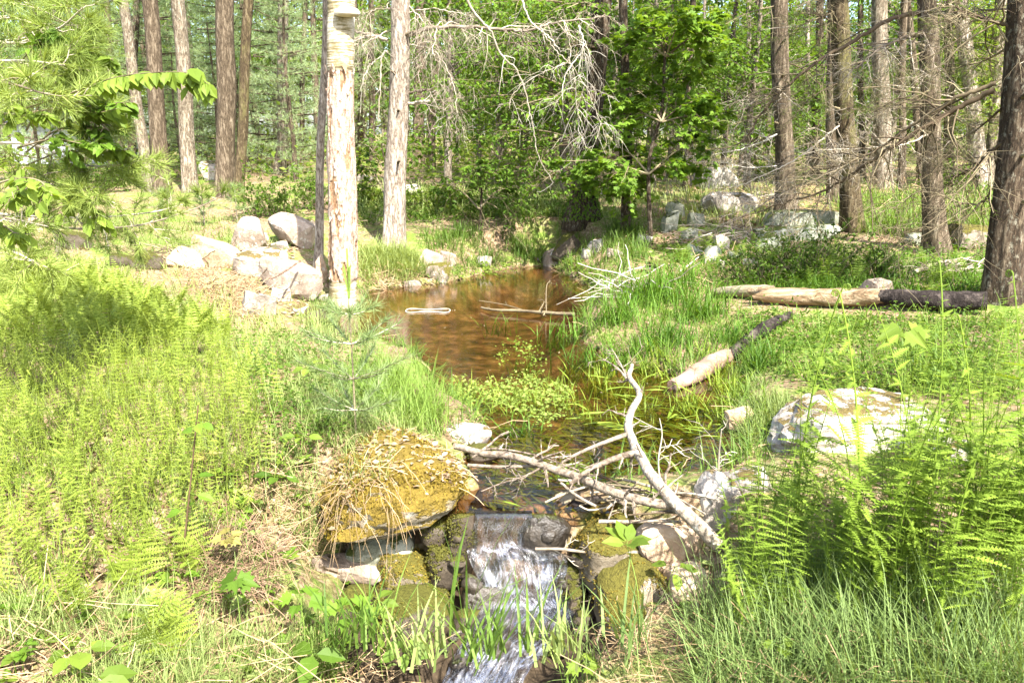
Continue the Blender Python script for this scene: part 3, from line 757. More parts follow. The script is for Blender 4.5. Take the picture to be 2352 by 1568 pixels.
def tree(px, py, topx, w0, w1, label, mat, name='tree', crown=None, cz=9.5, cs=1.0, flare=.5, seed=0, ht=11.0, ridge=.05, group=None, depth=None, dead=0, deadlen=(.5, 1.3), deadz=(1.6, 4.6), deadmat='twig', bend=0.0, sides=22, roots=4, cat='tree', coff=(0, 0)):
    b = G(px, py) if depth is None else aty(px, py, depth)
    if depth is not None: b[2] = h1(b[0], b[1])
    k = math.sqrt(b[1] ** 2 + (b[2] - CAMZ) ** 2) / FOC
    top = aty(topx, 0, b[1])
    d = (top - b); d = d / d[2]
    zs = np.concatenate([np.linspace(-.2, .8, 16)[:-1], np.linspace(.8, 4.5, 34)[:-1], np.linspace(4.5, ht, 14)])
    path = b[None] + d[None] * zs[:, None]
    path[:, 0] += bend * np.sin(zs * 1.1) + .015 * np.sin(zs * 2.3 + seed) * np.clip(zs, 0, 1)
    ztop = top[2] - b[2]
    w0, w1 = w0 * .87, w1 * .87; r0 = w0 * k / 2; r1 = r0 + (w1 * k / 2 - r0) * ht / ztop
    e = empty(name, b); tag(e, label, cat, group)
    a = Acc(); trunk(a, path, r0, max(r1, .03), seed + 17, flare, sides, ridge, roots); a.obj('trunk', M[mat], e, True, b)
    if dead:
        for q in range(dead):
            a = Acc(); z = rng.uniform(*deadz); p0 = b + d * z; an = rng.uniform(0, 2 * pi); L = rng.uniform(*deadlen)
            dv = np.array([math.cos(an), math.sin(an), rng.uniform(-.35, .25)])
            pth = twigs(p0[None], dv[None], [L], 8, .15, .12)[0]
            branchwork(a, pth, .011, .003, n1=7, l1=(.15, .45), n2=3, tipr=.0016, sides=4)
            a.obj('dead_branch', M[deadmat], e, False, b)
    if crown:
        c = link('crown', CROWN[crown], e); c.location = (d[0] * cz + coff[0], d[1] * cz + coff[1], cz); c.rotation_euler = (0, 0, rng.uniform(0, 6)); c.scale = (cs, cs, cs)
    return e, b, d

def limb(e, b, pts, r0, r1, mat='twig', name='dead_branch', n1=20, l1=(.25, .6), n2=5, n3=0, droop=.15, y=None, dy=0.0, flat=.6, tipr=.0016, t0=.1, spread=1.0, sides=6):
    """a bare limb drawn through picture points at the tree's own distance (dy: how far it comes forward)"""
    y0 = b[1] if y is None else y
    P = [aty(px, py, y0 + dy * s) for (px, py), s in zip(pts, np.linspace(0, 1, len(pts)))]
    path = spline(P, 8 + 6 * len(pts)); path += rng.normal(size=path.shape) * .006
    a = Acc(); branchwork(a, path, r0, r1, n1, l1, n2, n3, droop, t0=t0, flat=flat, tipr=tipr, spread=spread, sides=sides)
    return a.obj(name, M[mat], e, True, b), path

# ------------------------------------------------------------------ left group of trunks
tree(345,440,281,30,20,'slim pale leaning trunk, leftmost of the left group','bark_grey',seed=1)
tree(374,445,344,42,36,'thick brown trunk, second from left in the left group','bark_brown',seed=2)
tree(438,440,410,40,33,'brown trunk leaning slightly left, third in the left group','bark_grey',seed=3)
tree(519,452,518,48,44,'straight thick brown trunk, fourth in the left group','bark_brown',seed=4,crown='leafy',cz=11,cs=.7)
tree(548,462,571,26,24,'slim mottled trunk touching the straight thick one','bark_moss',seed=5)
e, b, d = tree(643,400,652,27,25,'lone slim grey trunk right of the left group','bark_grey',seed=6,bend=.03)
limb(e, b, [(650,52),(625,42),(590,25)], .03, .01, n1=5, mat='twig_dark')

# ------------------------------------------------------------------ the peeling birch
bb = atz(787, 702, 0.0); kb = math.sqrt(bb[1] ** 2 + CAMZ ** 2) / FOC
e = empty('birch_tree', bb); tag(e, 'dead birch with peeling pink and white bark at the pool edge', 'tree')
topb = aty(782, 0, bb[1]); dB = (topb - bb) / (topb - bb)[2]; ztb = topb[2] - bb[2]
def bz(py): return aty(785, py, bb[1])[2]
Zc = bz(165); Zl = bz(640)
zs = np.concatenate([np.linspace(-.35, Zc, 260), np.linspace(Zc + .012, 6.0, 90)])
path = bb[None] + dB[None] * zs[:, None]; path[:, 0] += .012 * np.sin(zs * 2.1)
sides = 110; a_ = np.arange(sides) * 2 * pi / sides
rr = np.interp(zs, [-.35, 0, Zl, bz(300), Zc, Zc + .012, 3.4, 6], np.array([40, 33, 30, 27, 25, 28.5, 29, 24]) * kb)
cyl = np.stack([np.cos(a_)[None] * np.ones((len(zs), 1)), np.sin(a_)[None] * np.ones((len(zs), 1)), zs[:, None] * np.ones((1, sides))], -1)
pl = fbm(cyl * [3.4, 3.4, 3.0], 1.0, 41, 5) + .25 * np.sin(np.arctan2(cyl[..., 1], cyl[..., 0]) + 2.2) ; plate = smooth(-.02, .03, pl)         # 1 = bark plate left on the trunk
peeled = smooth(Zl - .03, Zl + .02, zs) * (1 - smooth(Zc - .01, Zc + .01, zs))
R2 = rr[:, None] * (1 + .03 * fbm(cyl, 1.5, 43) + peeled[:, None] * (.12 * plate + .08 * fbm(cyl * [7, 7, 3], 1, 44)) + (1 - peeled[:, None]) * .02 * noise3(cyl * [1, 1, 30], 1, 45))
V = path[:, None] + R2[..., None] * np.stack([np.cos(a_), np.sin(a_), 0 * a_], -1)[None]
i = np.arange(len(zs) - 1)[:, None]; j = np.arange(sides)[None]
q = np.stack([i * sides + j, i * sides + (j + 1) % sides, (i + 1) * sides + (j + 1) % sides, (i + 1) * sides + j], -1).reshape(-1, 4)
a = Acc(); a.add(V.reshape(-1, 3), q, (peeled[:, None] * (.25 + .5 * plate) + (1 - peeled[:, None])).ravel())
N_ = N('birch_bark')
co = N_.coord("Object"); pr = N_.rnd()
band = N_.noise(N_.coord("Object", (1.5, 1.5, 22)), 3.0, 5, .7); blot = N_.noise(N_.coord("Object", (1, 1, .8)), 5.0, 5, .65)
fine = N_.noise(N_.coord("Object", (1, 1, .35)), 26.0, 6, .7)
whitebark = N_.ramp(N_.math('ADD', N_.math('MULTIPLY', band, .55), N_.math('MULTIPLY', blot, .5)), [(.38, (.05, .04, .025)), (.48, (.22, .18, .09)), (.58, (.52, .46, .36)), (.75, (.70, .65, .58))])
inner = N_.ramp(fine, [(.3, (.12, .06, .03)), (.5, (.28, .175, .10)), (.7, (.42, .30, .19))])
platec = N_.ramp(fine, [(.32, (.12, .07, .045)), (.45, (.36, .27, .21)), (.7, (.60, .51, .44))])
c = N_.mix(N_.ramp(N_.math('ADD', pr, N_.math('MULTIPLY', N_.math('SUBTRACT', fine, .5), .25)), [(.5, (0, 0, 0)), (.54, (1, 1, 1))]), inner, platec)
crk = N_.ramp(N_.math('ABSOLUTE', N_.math('SUBTRACT', N_.noise(N_.coord('Object', (1, 1, .4)), 17.0, 6, .7), .5)), [(.0, (1, 1, 1)), (.035, (0, 0, 0))])
c = N_.mix(N_.math('MULTIPLY', crk, .8), c, (.12, .06, .03))
c = N_.mix(N_.ramp(pr, [(.85, (0, 0, 0)), (.9, (1, 1, 1))]), c, whitebark)
bp = N_.n("Bump", {"Height": N_.math('ADD', fine, N_.math('MULTIPLY', band, .5)), "Strength": .7, "Distance": .015}).outputs[0]
M['birch'] = N_.done(N_.n("BsdfPrincipled", {"Base Color": c, "Roughness": .8, "Specular IOR Level": .2, "Normal": bp}).outputs[0])
a.obj('trunk', M['birch'], e, True, bb)
M['flake'] = simple('bark_flake', [(.3, (.30, .18, .11)), (.7, (.66, .55, .46))], 20.0, per=.5)
for q_ in range(46):                                                              # curling pieces of bark
    z = rng.uniform(Zl, Zc) if q_ < 40 else rng.uniform(Zc, Zc + .03); an = rng.uniform(-pi, 0.1)
    r = float(np.interp(z, zs, rr)); hw = rng.uniform(.008, .022); hh = rng.uniform(.02, .06)
    uu, ww = np.meshgrid(np.linspace(-1, 1, 4), np.linspace(0, 1, 5))
    lift = .004 + rng.uniform(.01, .03) * ww ** 2
    aa = an + uu * hw / r * (1 - .75 * ww ** 1.5) * (1 + .3 * rng.normal(size=uu.shape)); P = bb + dB * z
    fl = np.stack([P[0] + (r * 1.05 + lift) * np.cos(aa), P[1] + (r * 1.05 + lift) * np.sin(aa), P[2] + (ww - .5 + .12 * rng.normal(size=ww.shape)) * hh * 2 * rng.choice([-1, 1]) + 0 * aa], -1)
    ii = np.arange(20).reshape(5, 4); qq = np.stack([ii[:-1, :-1], ii[:-1, 1:], ii[1:, 1:], ii[1:, :-1]], -1).reshape(-1, 4)
    a = Acc(); a.add(fl.reshape(-1, 3), qq, rng.random()); a.obj('bark_flake', M['flake'], e, True, bb)
# bracket fungus near the top of the frame
cF = aty(800, 38, bb[1]); rF = 24 * kb
uu, ww = np.meshgrid(np.linspace(0, 2 * pi, 25)[:-1], np.linspace(0, 1, 8))
Vf = np.stack([np.cos(uu) * np.sin(ww * pi), np.sin(uu) * np.sin(ww * pi) * .75, np.where(ww < .5, np.cos(ww * pi) * .55, np.cos(ww * pi) * .22)], -1) * rF * 1.15
ii = np.arange(8 * 24).reshape(8, 24); jn = np.roll(ii, -1, 1)
qq = np.stack([ii[:-1], jn[:-1], jn[1:], ii[1:]], -1).reshape(-1, 4)
a = Acc(); a.add(Vf.reshape(-1, 3) + cF + [0.02, -.16, 0], qq)
M['fungus'] = simple('fungus', [(.3, (.5, .42, .32)), (.7, (.8, .76, .68))], 6.0, (1, 1, 4))
tag(a.obj('bracket_fungus', M['fungus'], None, True, tuple(cF)), 'pale bracket fungus on the white trunk near the top of the picture', 'fungus')
# slim stem behind it
e2, b2, d2 = tree(730,600,748,22,17,'slim pale stem standing right behind the peeling white trunk','bark_pale',seed=8,depth=9.9,ht=7)

# ------------------------------------------------------------------ grey trunk with the dead limbs
e8, b8, d8 = tree(905,570,922,58,46,'thick grey trunk with long dead limbs, right of the white trunk','bark_pale',seed=9,ridge=.06,dead=0)
limb(e8, b8, [(925,86),(985,66),(1070,62),(1150,68),(1215,70),(1280,52),(1390,40)], .035, .010, n1=34, l1=(.3,.8), n2=6, n3=2, droop=.35, dy=-1.2)
limb(e8, b8, [(1068,-10),(1092,35),(1126,70),(1150,125),(1190,165),(1212,235),(1225,300),(1237,360),(1270,420)], .020, .006, n1=7, l1=(.1,.35), n2=2, dy=.2, y=b8[1]-1.0, mat='twig_pale')
limb(e8, b8, [(1195,-10),(1220,50),(1260,85),(1290,120)], .014, .006, n1=8, l1=(.1,.4), n2=3, y=b8[1]-1.1, mat='twig_pale')
for k_, p_ in enumerate([[(1280,52),(1305,90),(1305,140),(1240,170),(1180,215),(1170,250)], [(1305,130),(1320,180),(1325,250),(1345,310)], [(1330,60),(1340,110),(1300,170),(1290,230)], [(1240,60),(1270,110),(1320,160),(1360,230),(1395,330)]]):
    limb(e8, b8, p_, .009, .004, n1=10, l1=(.2,.55), n2=4, n3=1, droop=.6, flat=.8, y=b8[1]-1.2, dy=-.2, mat='twig_pale', tipr=.0019, spread=1.0)
limb(e8, b8, [(890,92),(850,80),(825,75),(790,60)], .028, .012, n1=8, l1=(.2,.6), n2=5, droop=.3, dy=.3)
limb(e8, b8, [(930,216),(960,210),(992,206)], .020, .010, n1=4, n2=2, dy=-.2)
limb(e8, b8, [(930,242),(955,236),(985,232)], .026, .016, n1=3, n2=2, dy=-.2, mat='twig_pale')
limb(e8, b8, [(892,120),(884,118),(876,140),(873,200),(870,275)], .013, .009, n1=0+2, n2=1, l1=(.1,.2), dy=-.2, mat='twig_pale')
limb(e8, b8, [(884,124),(850,150),(832,190),(828,260)], .008, .003, n1=6, n2=2, l1=(.1,.3), dy=-.1, mat='twig_pale')
for p_ in ([(935,30),(1000,20),(1090,40)], [(930,100),(1000,120),(1040,190),(1050,260)], [(935,10),(980,60),(1000,140)], [(900,20),(850,30),(820,110)]):
    limb(e8, b8, p_, .010, .003, n1=16, l1=(.2,.6), n2=6, n3=2, droop=.6, dy=-.4, tipr=.0018)

# ------------------------------------------------------------------ ivy tree and the thin dark one
e9, b9, d9 = tree(1335,500,1388,56,38,'dark ivy wrapped tree with flared buttress roots behind the inlet','bark_dark',seed=10,flare=1.15,roots=3,ht=11)
a = Acc()
zz = rng.random(900) ** 1.3 * 1.5; an = rng.uniform(-pi, .2, 900); rr_ = (.19 + .17 * np.exp(-zz / .25) - zz * .03)
pos = b9 + d9 * zz[:, None] + np.stack([np.cos(an) * rr_, np.sin(an) * rr_, 0 * an], -1)
leaves(a, LEAF_N, pos, np.stack([np.cos(an) * .5, np.sin(an) * .5, -1 + 0 * an], -1) + rng.normal(size=(900, 3)) * .4, np.stack([np.cos(an), np.sin(an), .4 + 0 * an], -1), rng.uniform(.03, .06, 900))
a.obj('ivy', M['leaf_deep'], e9, False, b9)
tree(1437,532,1434,25,20,'thin dark trunk standing right of the ivy tree','bark_dark',seed=11,bend=.03,flare=.35)

# ------------------------------------------------------------------ right trunks
e11, b11, d11 = tree(1806,492,1788,48,41,'dark brown trunk with flared foot, leftmost of the big right trunks','bark_brown',seed=12,crown='pine',cz=8.4,cs=.7,flare=.6,dead=5)
e12, b12, d12 = tree(1957,530,1926,50,43,'mottled trunk beside the long slabs, second of the big right trunks','bark_moss',seed=13,crown='pine',cz=8.6,cs=.7,dead=6)
tree(1914,470,1912,34,26,'shaded trunk half hidden behind the mottled trunk','bark_brown',seed=14,crown='leafy',cz=10,dead=3)
e14, b14, d14 = tree(2150,582,2128,54,42,'straight brown trunk, third of the big right trunks','bark_brown',seed=15,crown='pine',cz=8.3,cs=.7,dead=9,ridge=.07)
tree(2255,436,2205,42,33,'sunlit pale trunk leaning left between the right trunks','bark_pale',seed=16,crown='leafy',cz=10,dead=3,deadmat='twig')
e16, b16, d16 = tree(2302,690,2356,92,72,'big dark rough trunk at the right edge','bark_dark',seed=17,crown='pine',cz=8.6,cs=.6,coff=(2.2, -1.2),dead=10,deadz=(1.5,3.6),deadlen=(.6,1.6),ridge=.07,flare=.3,sides=30)
for k_, (px, py, tx, w0, w1, m_, lb) in enumerate([
 (2030,436,2020,44,36,'bark_grey','broad grey trunk in the sunny ground between the second and third right trunks'),
 (2070,440,2076,19,15,'bark_brown','thin trunk close to the broad grey one'),
 (1575,442,1590,16,12,'bark_dark','thin dark trunk rising from roots left of the big pale boulder'),
 (1872,400,1885,22,18,'bark_dark','thin dark trunk behind the dark brown right trunk'),
 (1856,392,1856,12,10,'bark_pale','pale thin trunk in the bright leaves left of the mottled one'),
 (1616,395,1618,10,8,'bark_pale','pale pole of a trunk in the bright leaves'),
 (1660,398,1690,14,11,'bark_dark','thin dark leaning trunk above the big pale boulder'),
 (1722,392,1718,16,12,'bark_grey','grey thin trunk left of the dark brown right trunk'),
 (1700,405,1740,13,10,'bark_dark','dark slim trunk crossing the grey one'),
 (1555,400,1580,13,10,'bark_dark','slim dark trunk in the leaves right of the thin dark one'),
 (2120,430,2085,20,15,'bark_brown','slim trunk behind the third right trunk'),
 (2180,432,2180,26,20,'bark_brown','dim trunk just left of the leaning pale trunk'),
 (2275,432,2300,34,28,'bark_grey','grey trunk behind the right edge trunk'),
 (1980,410,1975,16,12,'bark_dark','slim dark trunk right of the mottled trunk'),
 (1415,395,1418,22,18,'bark_grey','grey trunk in the leaves just right of the ivy tree'),
 (960,380,968,30,26,'bark_brown','brown trunk seen in the gap right of the grey trunk'),
 (990,385,1003,20,18,'bark_brown','thin brown trunk beside the gap behind the grey trunk'),
 (1305,380,1308,26,22,'bark_grey','pale trunk hidden behind the dark leaves'),
 (855,372,852,18,14,'bark_dark','dark trunk behind the twigs between white and grey trunk'),
 (690,385,700,14,12,'bark_brown','thin trunk deep in the soft pines'),
 (300,395,312,22,16,'bark_dark','dark stem in the shade behind the left group')]):
    tree(px, py, tx, w0, w1, lb, m_, seed=30 + k_, crown=None, dead=(2 if px > 1500 else 0), deadlen=(.5, 1.5), sides=14, group='slim trunks in the background')

# big bare limbs of the right trunks
for e_, b_, pts, r0, dy, mt in [
 (e14,b14,[(2128,28),(2050,44),(1960,95),(1880,140),(1800,205),(1750,260),(1700,330),(1620,345)],.036,-.3,'twig_dark'),
 (e14,b14,[(2140,76),(2080,85),(2000,128),(1930,190)],.022,-.6,'twig'),
 (e16,b16,[(2290,190),(2200,225),(2100,285),(2010,345),(1930,380),(1850,395)],.024,.8,'twig_dark'),
 (e16,b16,[(2285,205),(2180,260),(2060,330),(1980,385),(1890,438),(1790,470),(1700,500)],.030,1.2,'twig_dark'),
 (e12,b12,[(1955,270),(1900,310),(1830,365),(1760,400),(1690,430)],.018,-.5,'twig'),
 (e12,b12,[(1950,60),(1900,45),(1860,20)],.02,-.2,'twig_dark'),
 (e12,b12,[(1965,375),(1900,400),(1800,440),(1700,500),(1600,545),(1540,575)],.016,-.6,'twig'),
 (e16,b16,[(2320,60),(2250,40),(2170,10)],.022,.3,'twig_dark'),
 (e16,b16,[(2300,330),(2230,390),(2170,410)],.018,.5,'twig_dark'),
 (e14,b14,[(2150,300),(2080,330),(1990,340),(1900,345)],.014,-.7,'twig'),
 (e11,b11,[(1800,300),(1740,330),(1660,352),(1560,360)],.016,-.5,'twig_pale'),
 (e11,b11,[(1800,380),(1720,385),(1640,372),(1550,380),(1520,420)],.010,-.7,'twig_pale'),
 (e11,b11,[(1800,180),(1740,240),(1660,262),(1580,300)],.014,-.3,'twig'),
 (e16,b16,[(2290,420),(2240,470),(2120,440),(2050,480)],.012,.5,'twig_dark')]:
    limb(e_, b_, pts, r0, .005, n1=30, l1=(.3, .95), n2=6, n3=2, droop=.2, dy=dy, mat=mt, tipr=.0018)
# mossy hummock with roots at the foot of the leftmost right trunk

# broken branch stubs on the nearer trunks
for e_, b_, d_, rr_, zz in ((e8, b8, d8, .17, (1.2, 1.9, 2.4, 2.9)), (e14, b14, d14, .15, (1.3, 1.8, 2.5, 2.9)), (e12, b12, d12, .15, (1.1, 1.7, 2.3)), (e11, b11, d11, .15, (1.4, 2.1, 2.6)), (e16, b16, d16, .16, (.9, 1.3, 1.8, 2.2))):
    for z in zz:
        an = rng.uniform(-2.6, -.5); dv = np.array([math.cos(an), math.sin(an), .2]); p0 = b_ + d_ * z + dv * rr_ * .7; a = Acc()
        tubes(a, spline([p0, p0 + dv * rng.uniform(.10, .22)], 5)[None], np.linspace(.024, .010, 5)[None], 6, cap=True); a.obj('branch_stub', M['twig_dark'], e_, True, b_)

# ------------------------------------------------------------------ background trees (shared shapes)
def bg_tree_meshes(seed, kind):
    global rng
    keep = rng; rng = np.random.default_rng(seed)
    t = Acc(); c = Acc()
    H_ = 8.0; path = np.array([[.06 * math.sin(z * .9 + seed), .06 * math.cos(z * .7), z] for z in np.linspace(-.3, H_, 24)])
    trunk(t, path, .13, .03, seed, .5, 10, .05, 3)
    if kind == 'leafy':
        cs_ = crown_leaves(c, 2.2, 7.0, 105, 36, .15, center=(0, 0, 4.6), lo=.2, rc=(.4, .85))
        sel = cs_[rng.choice(len(cs_), 46, False)]
        st_ = np.stack([0 * sel[:, 0], 0 * sel[:, 0], np.maximum(sel[:, 2] - .5 * np.hypot(sel[:, 0], sel[:, 1]), .8)], -1)
        P = twigs(st_, sel - st_, np.linalg.norm(sel - st_, axis=1), 6, .05, .05)
        tubes(t, P, np.linspace(1, .3, 6)[None] * np.full((46, 1), .025), 4)
        mats = (M['bark_grey'], M['leaf_bright'] if seed % 2 else M['leaf_mid'])
    else:
        for z in np.arange(.5, 9.5, .5):
            r = 2.9 * (1 - z / 11.5) * rng.uniform(.85, 1.1)
            for b_ in range(5):
                an = rng.uniform(0, 6.28); L = r * rng.uniform(.75, 1.1)
                s = np.linspace(.12, 1, 10)
                p = np.stack([np.cos(an) * L * s, np.sin(an) * L * s, z + .35 * s ** 2 * L * .4], -1)
                tubes(t, p[None], np.linspace(.02, .005, 10)[None], 4)
                q = np.repeat(p[3:], 5, 0) + rng.normal(size=(35, 3)) * [.20, .20, .07]
                k = len(q); out = norm(np.stack([np.cos(an) + 0 * q[:, 0], np.sin(an) + 0 * q[:, 0], .35 + 0 * q[:, 0]], -1) + rng.normal(size=(k, 3)) * .5)
                tone = rng.random(k)
                for g in range(13):
                    leaves(c, NEEDLE_W, q, norm(out + rng.normal(size=(k, 3)) * .75), np.array([0, 0, 1.]), rng.uniform(.10, .17, k), np.clip(tone + rng.normal(size=k) * .12, 0, 1), .6)
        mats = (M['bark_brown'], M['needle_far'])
    out = (t.mesh('trunk', mats[0], True), c.mesh('crown', mats[1]))
    rng = keep; return out
BGT = {k: [bg_tree_meshes(s, k) for s in ss] for k, ss in (('leafy', (71, 72, 73, 74)), ('pine', (81, 82)))}
def place_bg(kind, x, y, s, label, group, name):
    v = BGT[kind][rng.integers(len(BGT[kind]))]
    e = empty(name, (x, y, h1(x, y) - .1)); tag(e, label, 'tree', group)
    e.rotation_euler = (0, 0, rng.uniform(0, 6.28)); e.scale = (s, s, s * rng.uniform(.9, 1.15))
    link('trunk', v[0], e); link('crown', v[1], e)
# soft white pines behind the left trunks
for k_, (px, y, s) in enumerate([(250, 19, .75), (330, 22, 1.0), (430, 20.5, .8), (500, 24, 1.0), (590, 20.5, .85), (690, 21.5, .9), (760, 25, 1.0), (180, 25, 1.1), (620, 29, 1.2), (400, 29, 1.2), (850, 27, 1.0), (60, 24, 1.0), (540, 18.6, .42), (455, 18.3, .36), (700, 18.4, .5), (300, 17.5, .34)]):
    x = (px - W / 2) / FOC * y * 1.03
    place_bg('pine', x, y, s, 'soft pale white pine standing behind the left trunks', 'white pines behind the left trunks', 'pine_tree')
r_ = np.random.default_rng(5)
spots = []
for tries in range(4000):
    y = r_.uniform(20, 62); x = r_.uniform(-.78, .78) * y
    if x < -.12 * y and y < 30: continue
    if x > .12 * y and y < 25: continue
    if all((x - a_) ** 2 + (y - b_) ** 2 > 3.6 ** 2 for a_, b_ in spots): spots.append((x, y))
    if len(spots) >= 105: break
for x, y in spots:
    place_bg('leafy', x, y, r_.uniform(.6, .8) if y < 32 else r_.uniform(.9, 1.45), 'bright leafed young tree in the sunny forest behind', 'leafy trees of the far forest', 'leafy_tree')
us_ = []
for tries in range(4000):
    y = r_.uniform(15.5, 34); x = r_.uniform(-.1, .75) * y
    if 15 < y < 19 and x > .2 * y and r_.random() < .7: continue
    if all((x - a_) ** 2 + (y - b_) ** 2 > 1.7 ** 2 for a_, b_ in us_): us_.append((x, y))
    if len(us_) >= 64: break
for x, y in us_:
    place_bg('leafy', x, y, r_.uniform(.42, .68), 'small bright leafed sapling of the understory behind the right trunks', 'understory saplings', 'understory_sapling')
# low leafy undergrowth that closes the far forest floor
a = Acc(); n = 1500
y = 17 * (80 / 17) ** rng.random(n); x = rng.uniform(-.8, .8, n) * y
m_ = ~((y < 24) & (x > .1 * y)); x, y = x[m_], y[m_]; n = len(x); z = height(x, y)
idx = np.repeat(np.arange(n), 26)
sz = rng.uniform(.3, .9, n) * np.where(rng.random(n) < .3, 1.9, 1.0) * (y / 28) ** .4
pos = np.stack([x[idx], y[idx], z[idx]], -1) + np.abs(rng.normal(size=(len(idx), 3))) * np.array([0, 0, .7]) * sz[idx][:, None] + rng.normal(size=(len(idx), 3)) * [.6, .6, .05] * sz[idx][:, None]
leaves(a, LEAF_Q, pos, rng.normal(size=pos.shape) * [1, 1, .5], np.array([0, 0, 1.]), rng.uniform(.08, .18, len(idx)) * (y[idx] / 25) ** .5, np.clip(rng.random(n)[idx] * .6 + rng.random(len(idx)) * .4, 0, 1))
tag(a.obj('undergrowth', M['leaf_bright']), 'low leafy undergrowth covering the far forest floor', 'undergrowth', kind='stuff')

# ------------------------------------------------------------------ leafy boughs in the middle distance
def leafy_tree(e, b, boughs, mat, tpl, size, twmat='twig_dark', nl=6, n1=16, n2=5, l1=(.25, .6), y=None, droop=.2, jit=.35, group=None, flat=.25):
    for pts, y0, dy in boughs:
        P = [aty(px, py, y0 + dy * s) for (px, py), s in zip(pts, np.linspace(0, 1, len(pts)))]
        path = spline(P, 8 + 5 * len(pts)); a = Acc()
        out = branchwork(a, path, .016, .004, n1, l1, n2, 0, droop, flat=flat, tipr=.0016, t0=.12)
        o = a.obj('branch', M[twmat], e, False, b)
        l = Acc()
        for P_, c_ in ((out[0], nl), (out[1], max(nl - 1, 2))):
            p, t = along(P_, c_); k = len(p)
            sd = norm(np.cross(t, [0, 0, 1.0])) * rng.choice([-1, 1], k)[:, None]
            d = norm(t * .6 + sd * .9 + np.array([0, 0, -.3]) + rng.normal(size=(k, 3)) * .25)
            leaves(l, tpl, p + d * size * .15, d, np.array([0, 0, 1.0]), rng.uniform(.65, 1.2, k) * size, None, jit)
        l.obj('leaves', M[mat], o, False, b)
def fan(x0, y0, tips, yy, dy):
    """boughs from one stem point to a list of tips"""
    return [([(x0, y0), ((x0 + tx) / 2, (y0 + ty) / 2 - 14), (tx, ty)], yy, dy * rng.uniform(-1, 1)) for tx, ty in tips]
# the dark tree leaning over the inlet: boughs of the ivy tree
bs = []
for px0, py0, tips in [((1350), 330, [(1000, 330), (1080, 380), (960, 300), (1150, 300)]),
                       (1365, 230, [(980, 180), (1060, 230), (1120, 150), (950, 235), (1200, 240), (1010, 270)]),
                       (1380, 110, [(990, 60), (1080, 110), (1150, 50), (1220, 130), (1010, 130), (1280, 40)]),
                       (1340, 380, [(1100, 420), (1230, 430)]),
                       (1385, 20, [(1100, 10), (1200, 0), (1300, 20), (980, 0)])]:
    bs += fan(px0, py0, tips, b9[1] - .1, 1.3)
leafy_tree(e9, b9, bs, 'leaf_deep', LEAF_N, .08, nl=4, n1=15, n2=4, l1=(.35, .8))
# young maple with lit leaves
pm = aty(1500, 470, 11.6); pm[2] = h1(pm[0], pm[1])
em = empty('maple_sapling', pm); tag(em, 'young maple with bright lobed leaves in front of the ivy tree', 'tree')
a = Acc(); path = spline([pm + [0, 0, -.1], aty(1490, 380, 11.6), aty(1520, 250, 11.6), aty(1530, 100, 11.6), aty(1560, -60, 11.6)], 30)
tubes(a, path[None], np.linspace(.035, .012, 30)[None], 7); a.obj('stem', M['bark_dark'], em, True, pm)
bs = fan(1490, 400, [(1290, 370), (1340, 420), (1400, 330), (1570, 380), (1620, 320), (1440, 430)], 11.4, 1.0) + fan(1520, 280, [(1380, 250), (1620, 230), (1660, 280), (1450, 200), (1570, 160)], 11.4, 1.0) + fan(1530, 130, [(1430, 90), (1640, 120), (1660, 60), (1480, 30), (1580, 20)], 11.5, 1.0)
leafy_tree(em, pm, bs, 'maple', LEAF_M, .10, nl=5, n1=15, n2=4, l1=(.25, .6))
# beech sapling between white and grey trunk and its lit neighbour
for (px, py, yy, tips_, mat_, lab_) in [
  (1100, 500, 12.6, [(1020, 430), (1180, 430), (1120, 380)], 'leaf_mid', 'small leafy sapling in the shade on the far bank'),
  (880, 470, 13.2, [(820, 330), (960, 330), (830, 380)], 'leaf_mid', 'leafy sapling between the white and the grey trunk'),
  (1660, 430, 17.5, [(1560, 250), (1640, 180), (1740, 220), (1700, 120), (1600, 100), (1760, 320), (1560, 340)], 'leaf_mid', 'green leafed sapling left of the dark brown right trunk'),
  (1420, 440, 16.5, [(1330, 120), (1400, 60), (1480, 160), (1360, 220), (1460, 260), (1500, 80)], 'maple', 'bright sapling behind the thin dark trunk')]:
    p = aty(px, py, yy); p[2] = h1(p[0], p[1]); e = empty('leafy_sapling', p); tag(e, lab_, 'tree', None)
    top = min(t_[1] for t_ in tips_)
    a = Acc(); path = spline([p + [0, 0, -.1], aty(px + 6, (py + top) / 2, yy), aty(px - 4, top, yy)], 16)
    tubes(a, path[None], np.linspace(.028, .008, 16)[None], 6); a.obj('stem', M['bark_dark'], e, True, p)
    bs = []
    for tx, ty in tips_: bs.append(([(px, min(ty + 60, py - 20)), ((px + tx) / 2, ty + 10), (tx, ty)], yy, rng.uniform(-.9, .9)))
    leafy_tree(e, p, bs, mat_, LEAF_N, .085, nl=5, n1=14, n2=4, l1=(.3, .7))
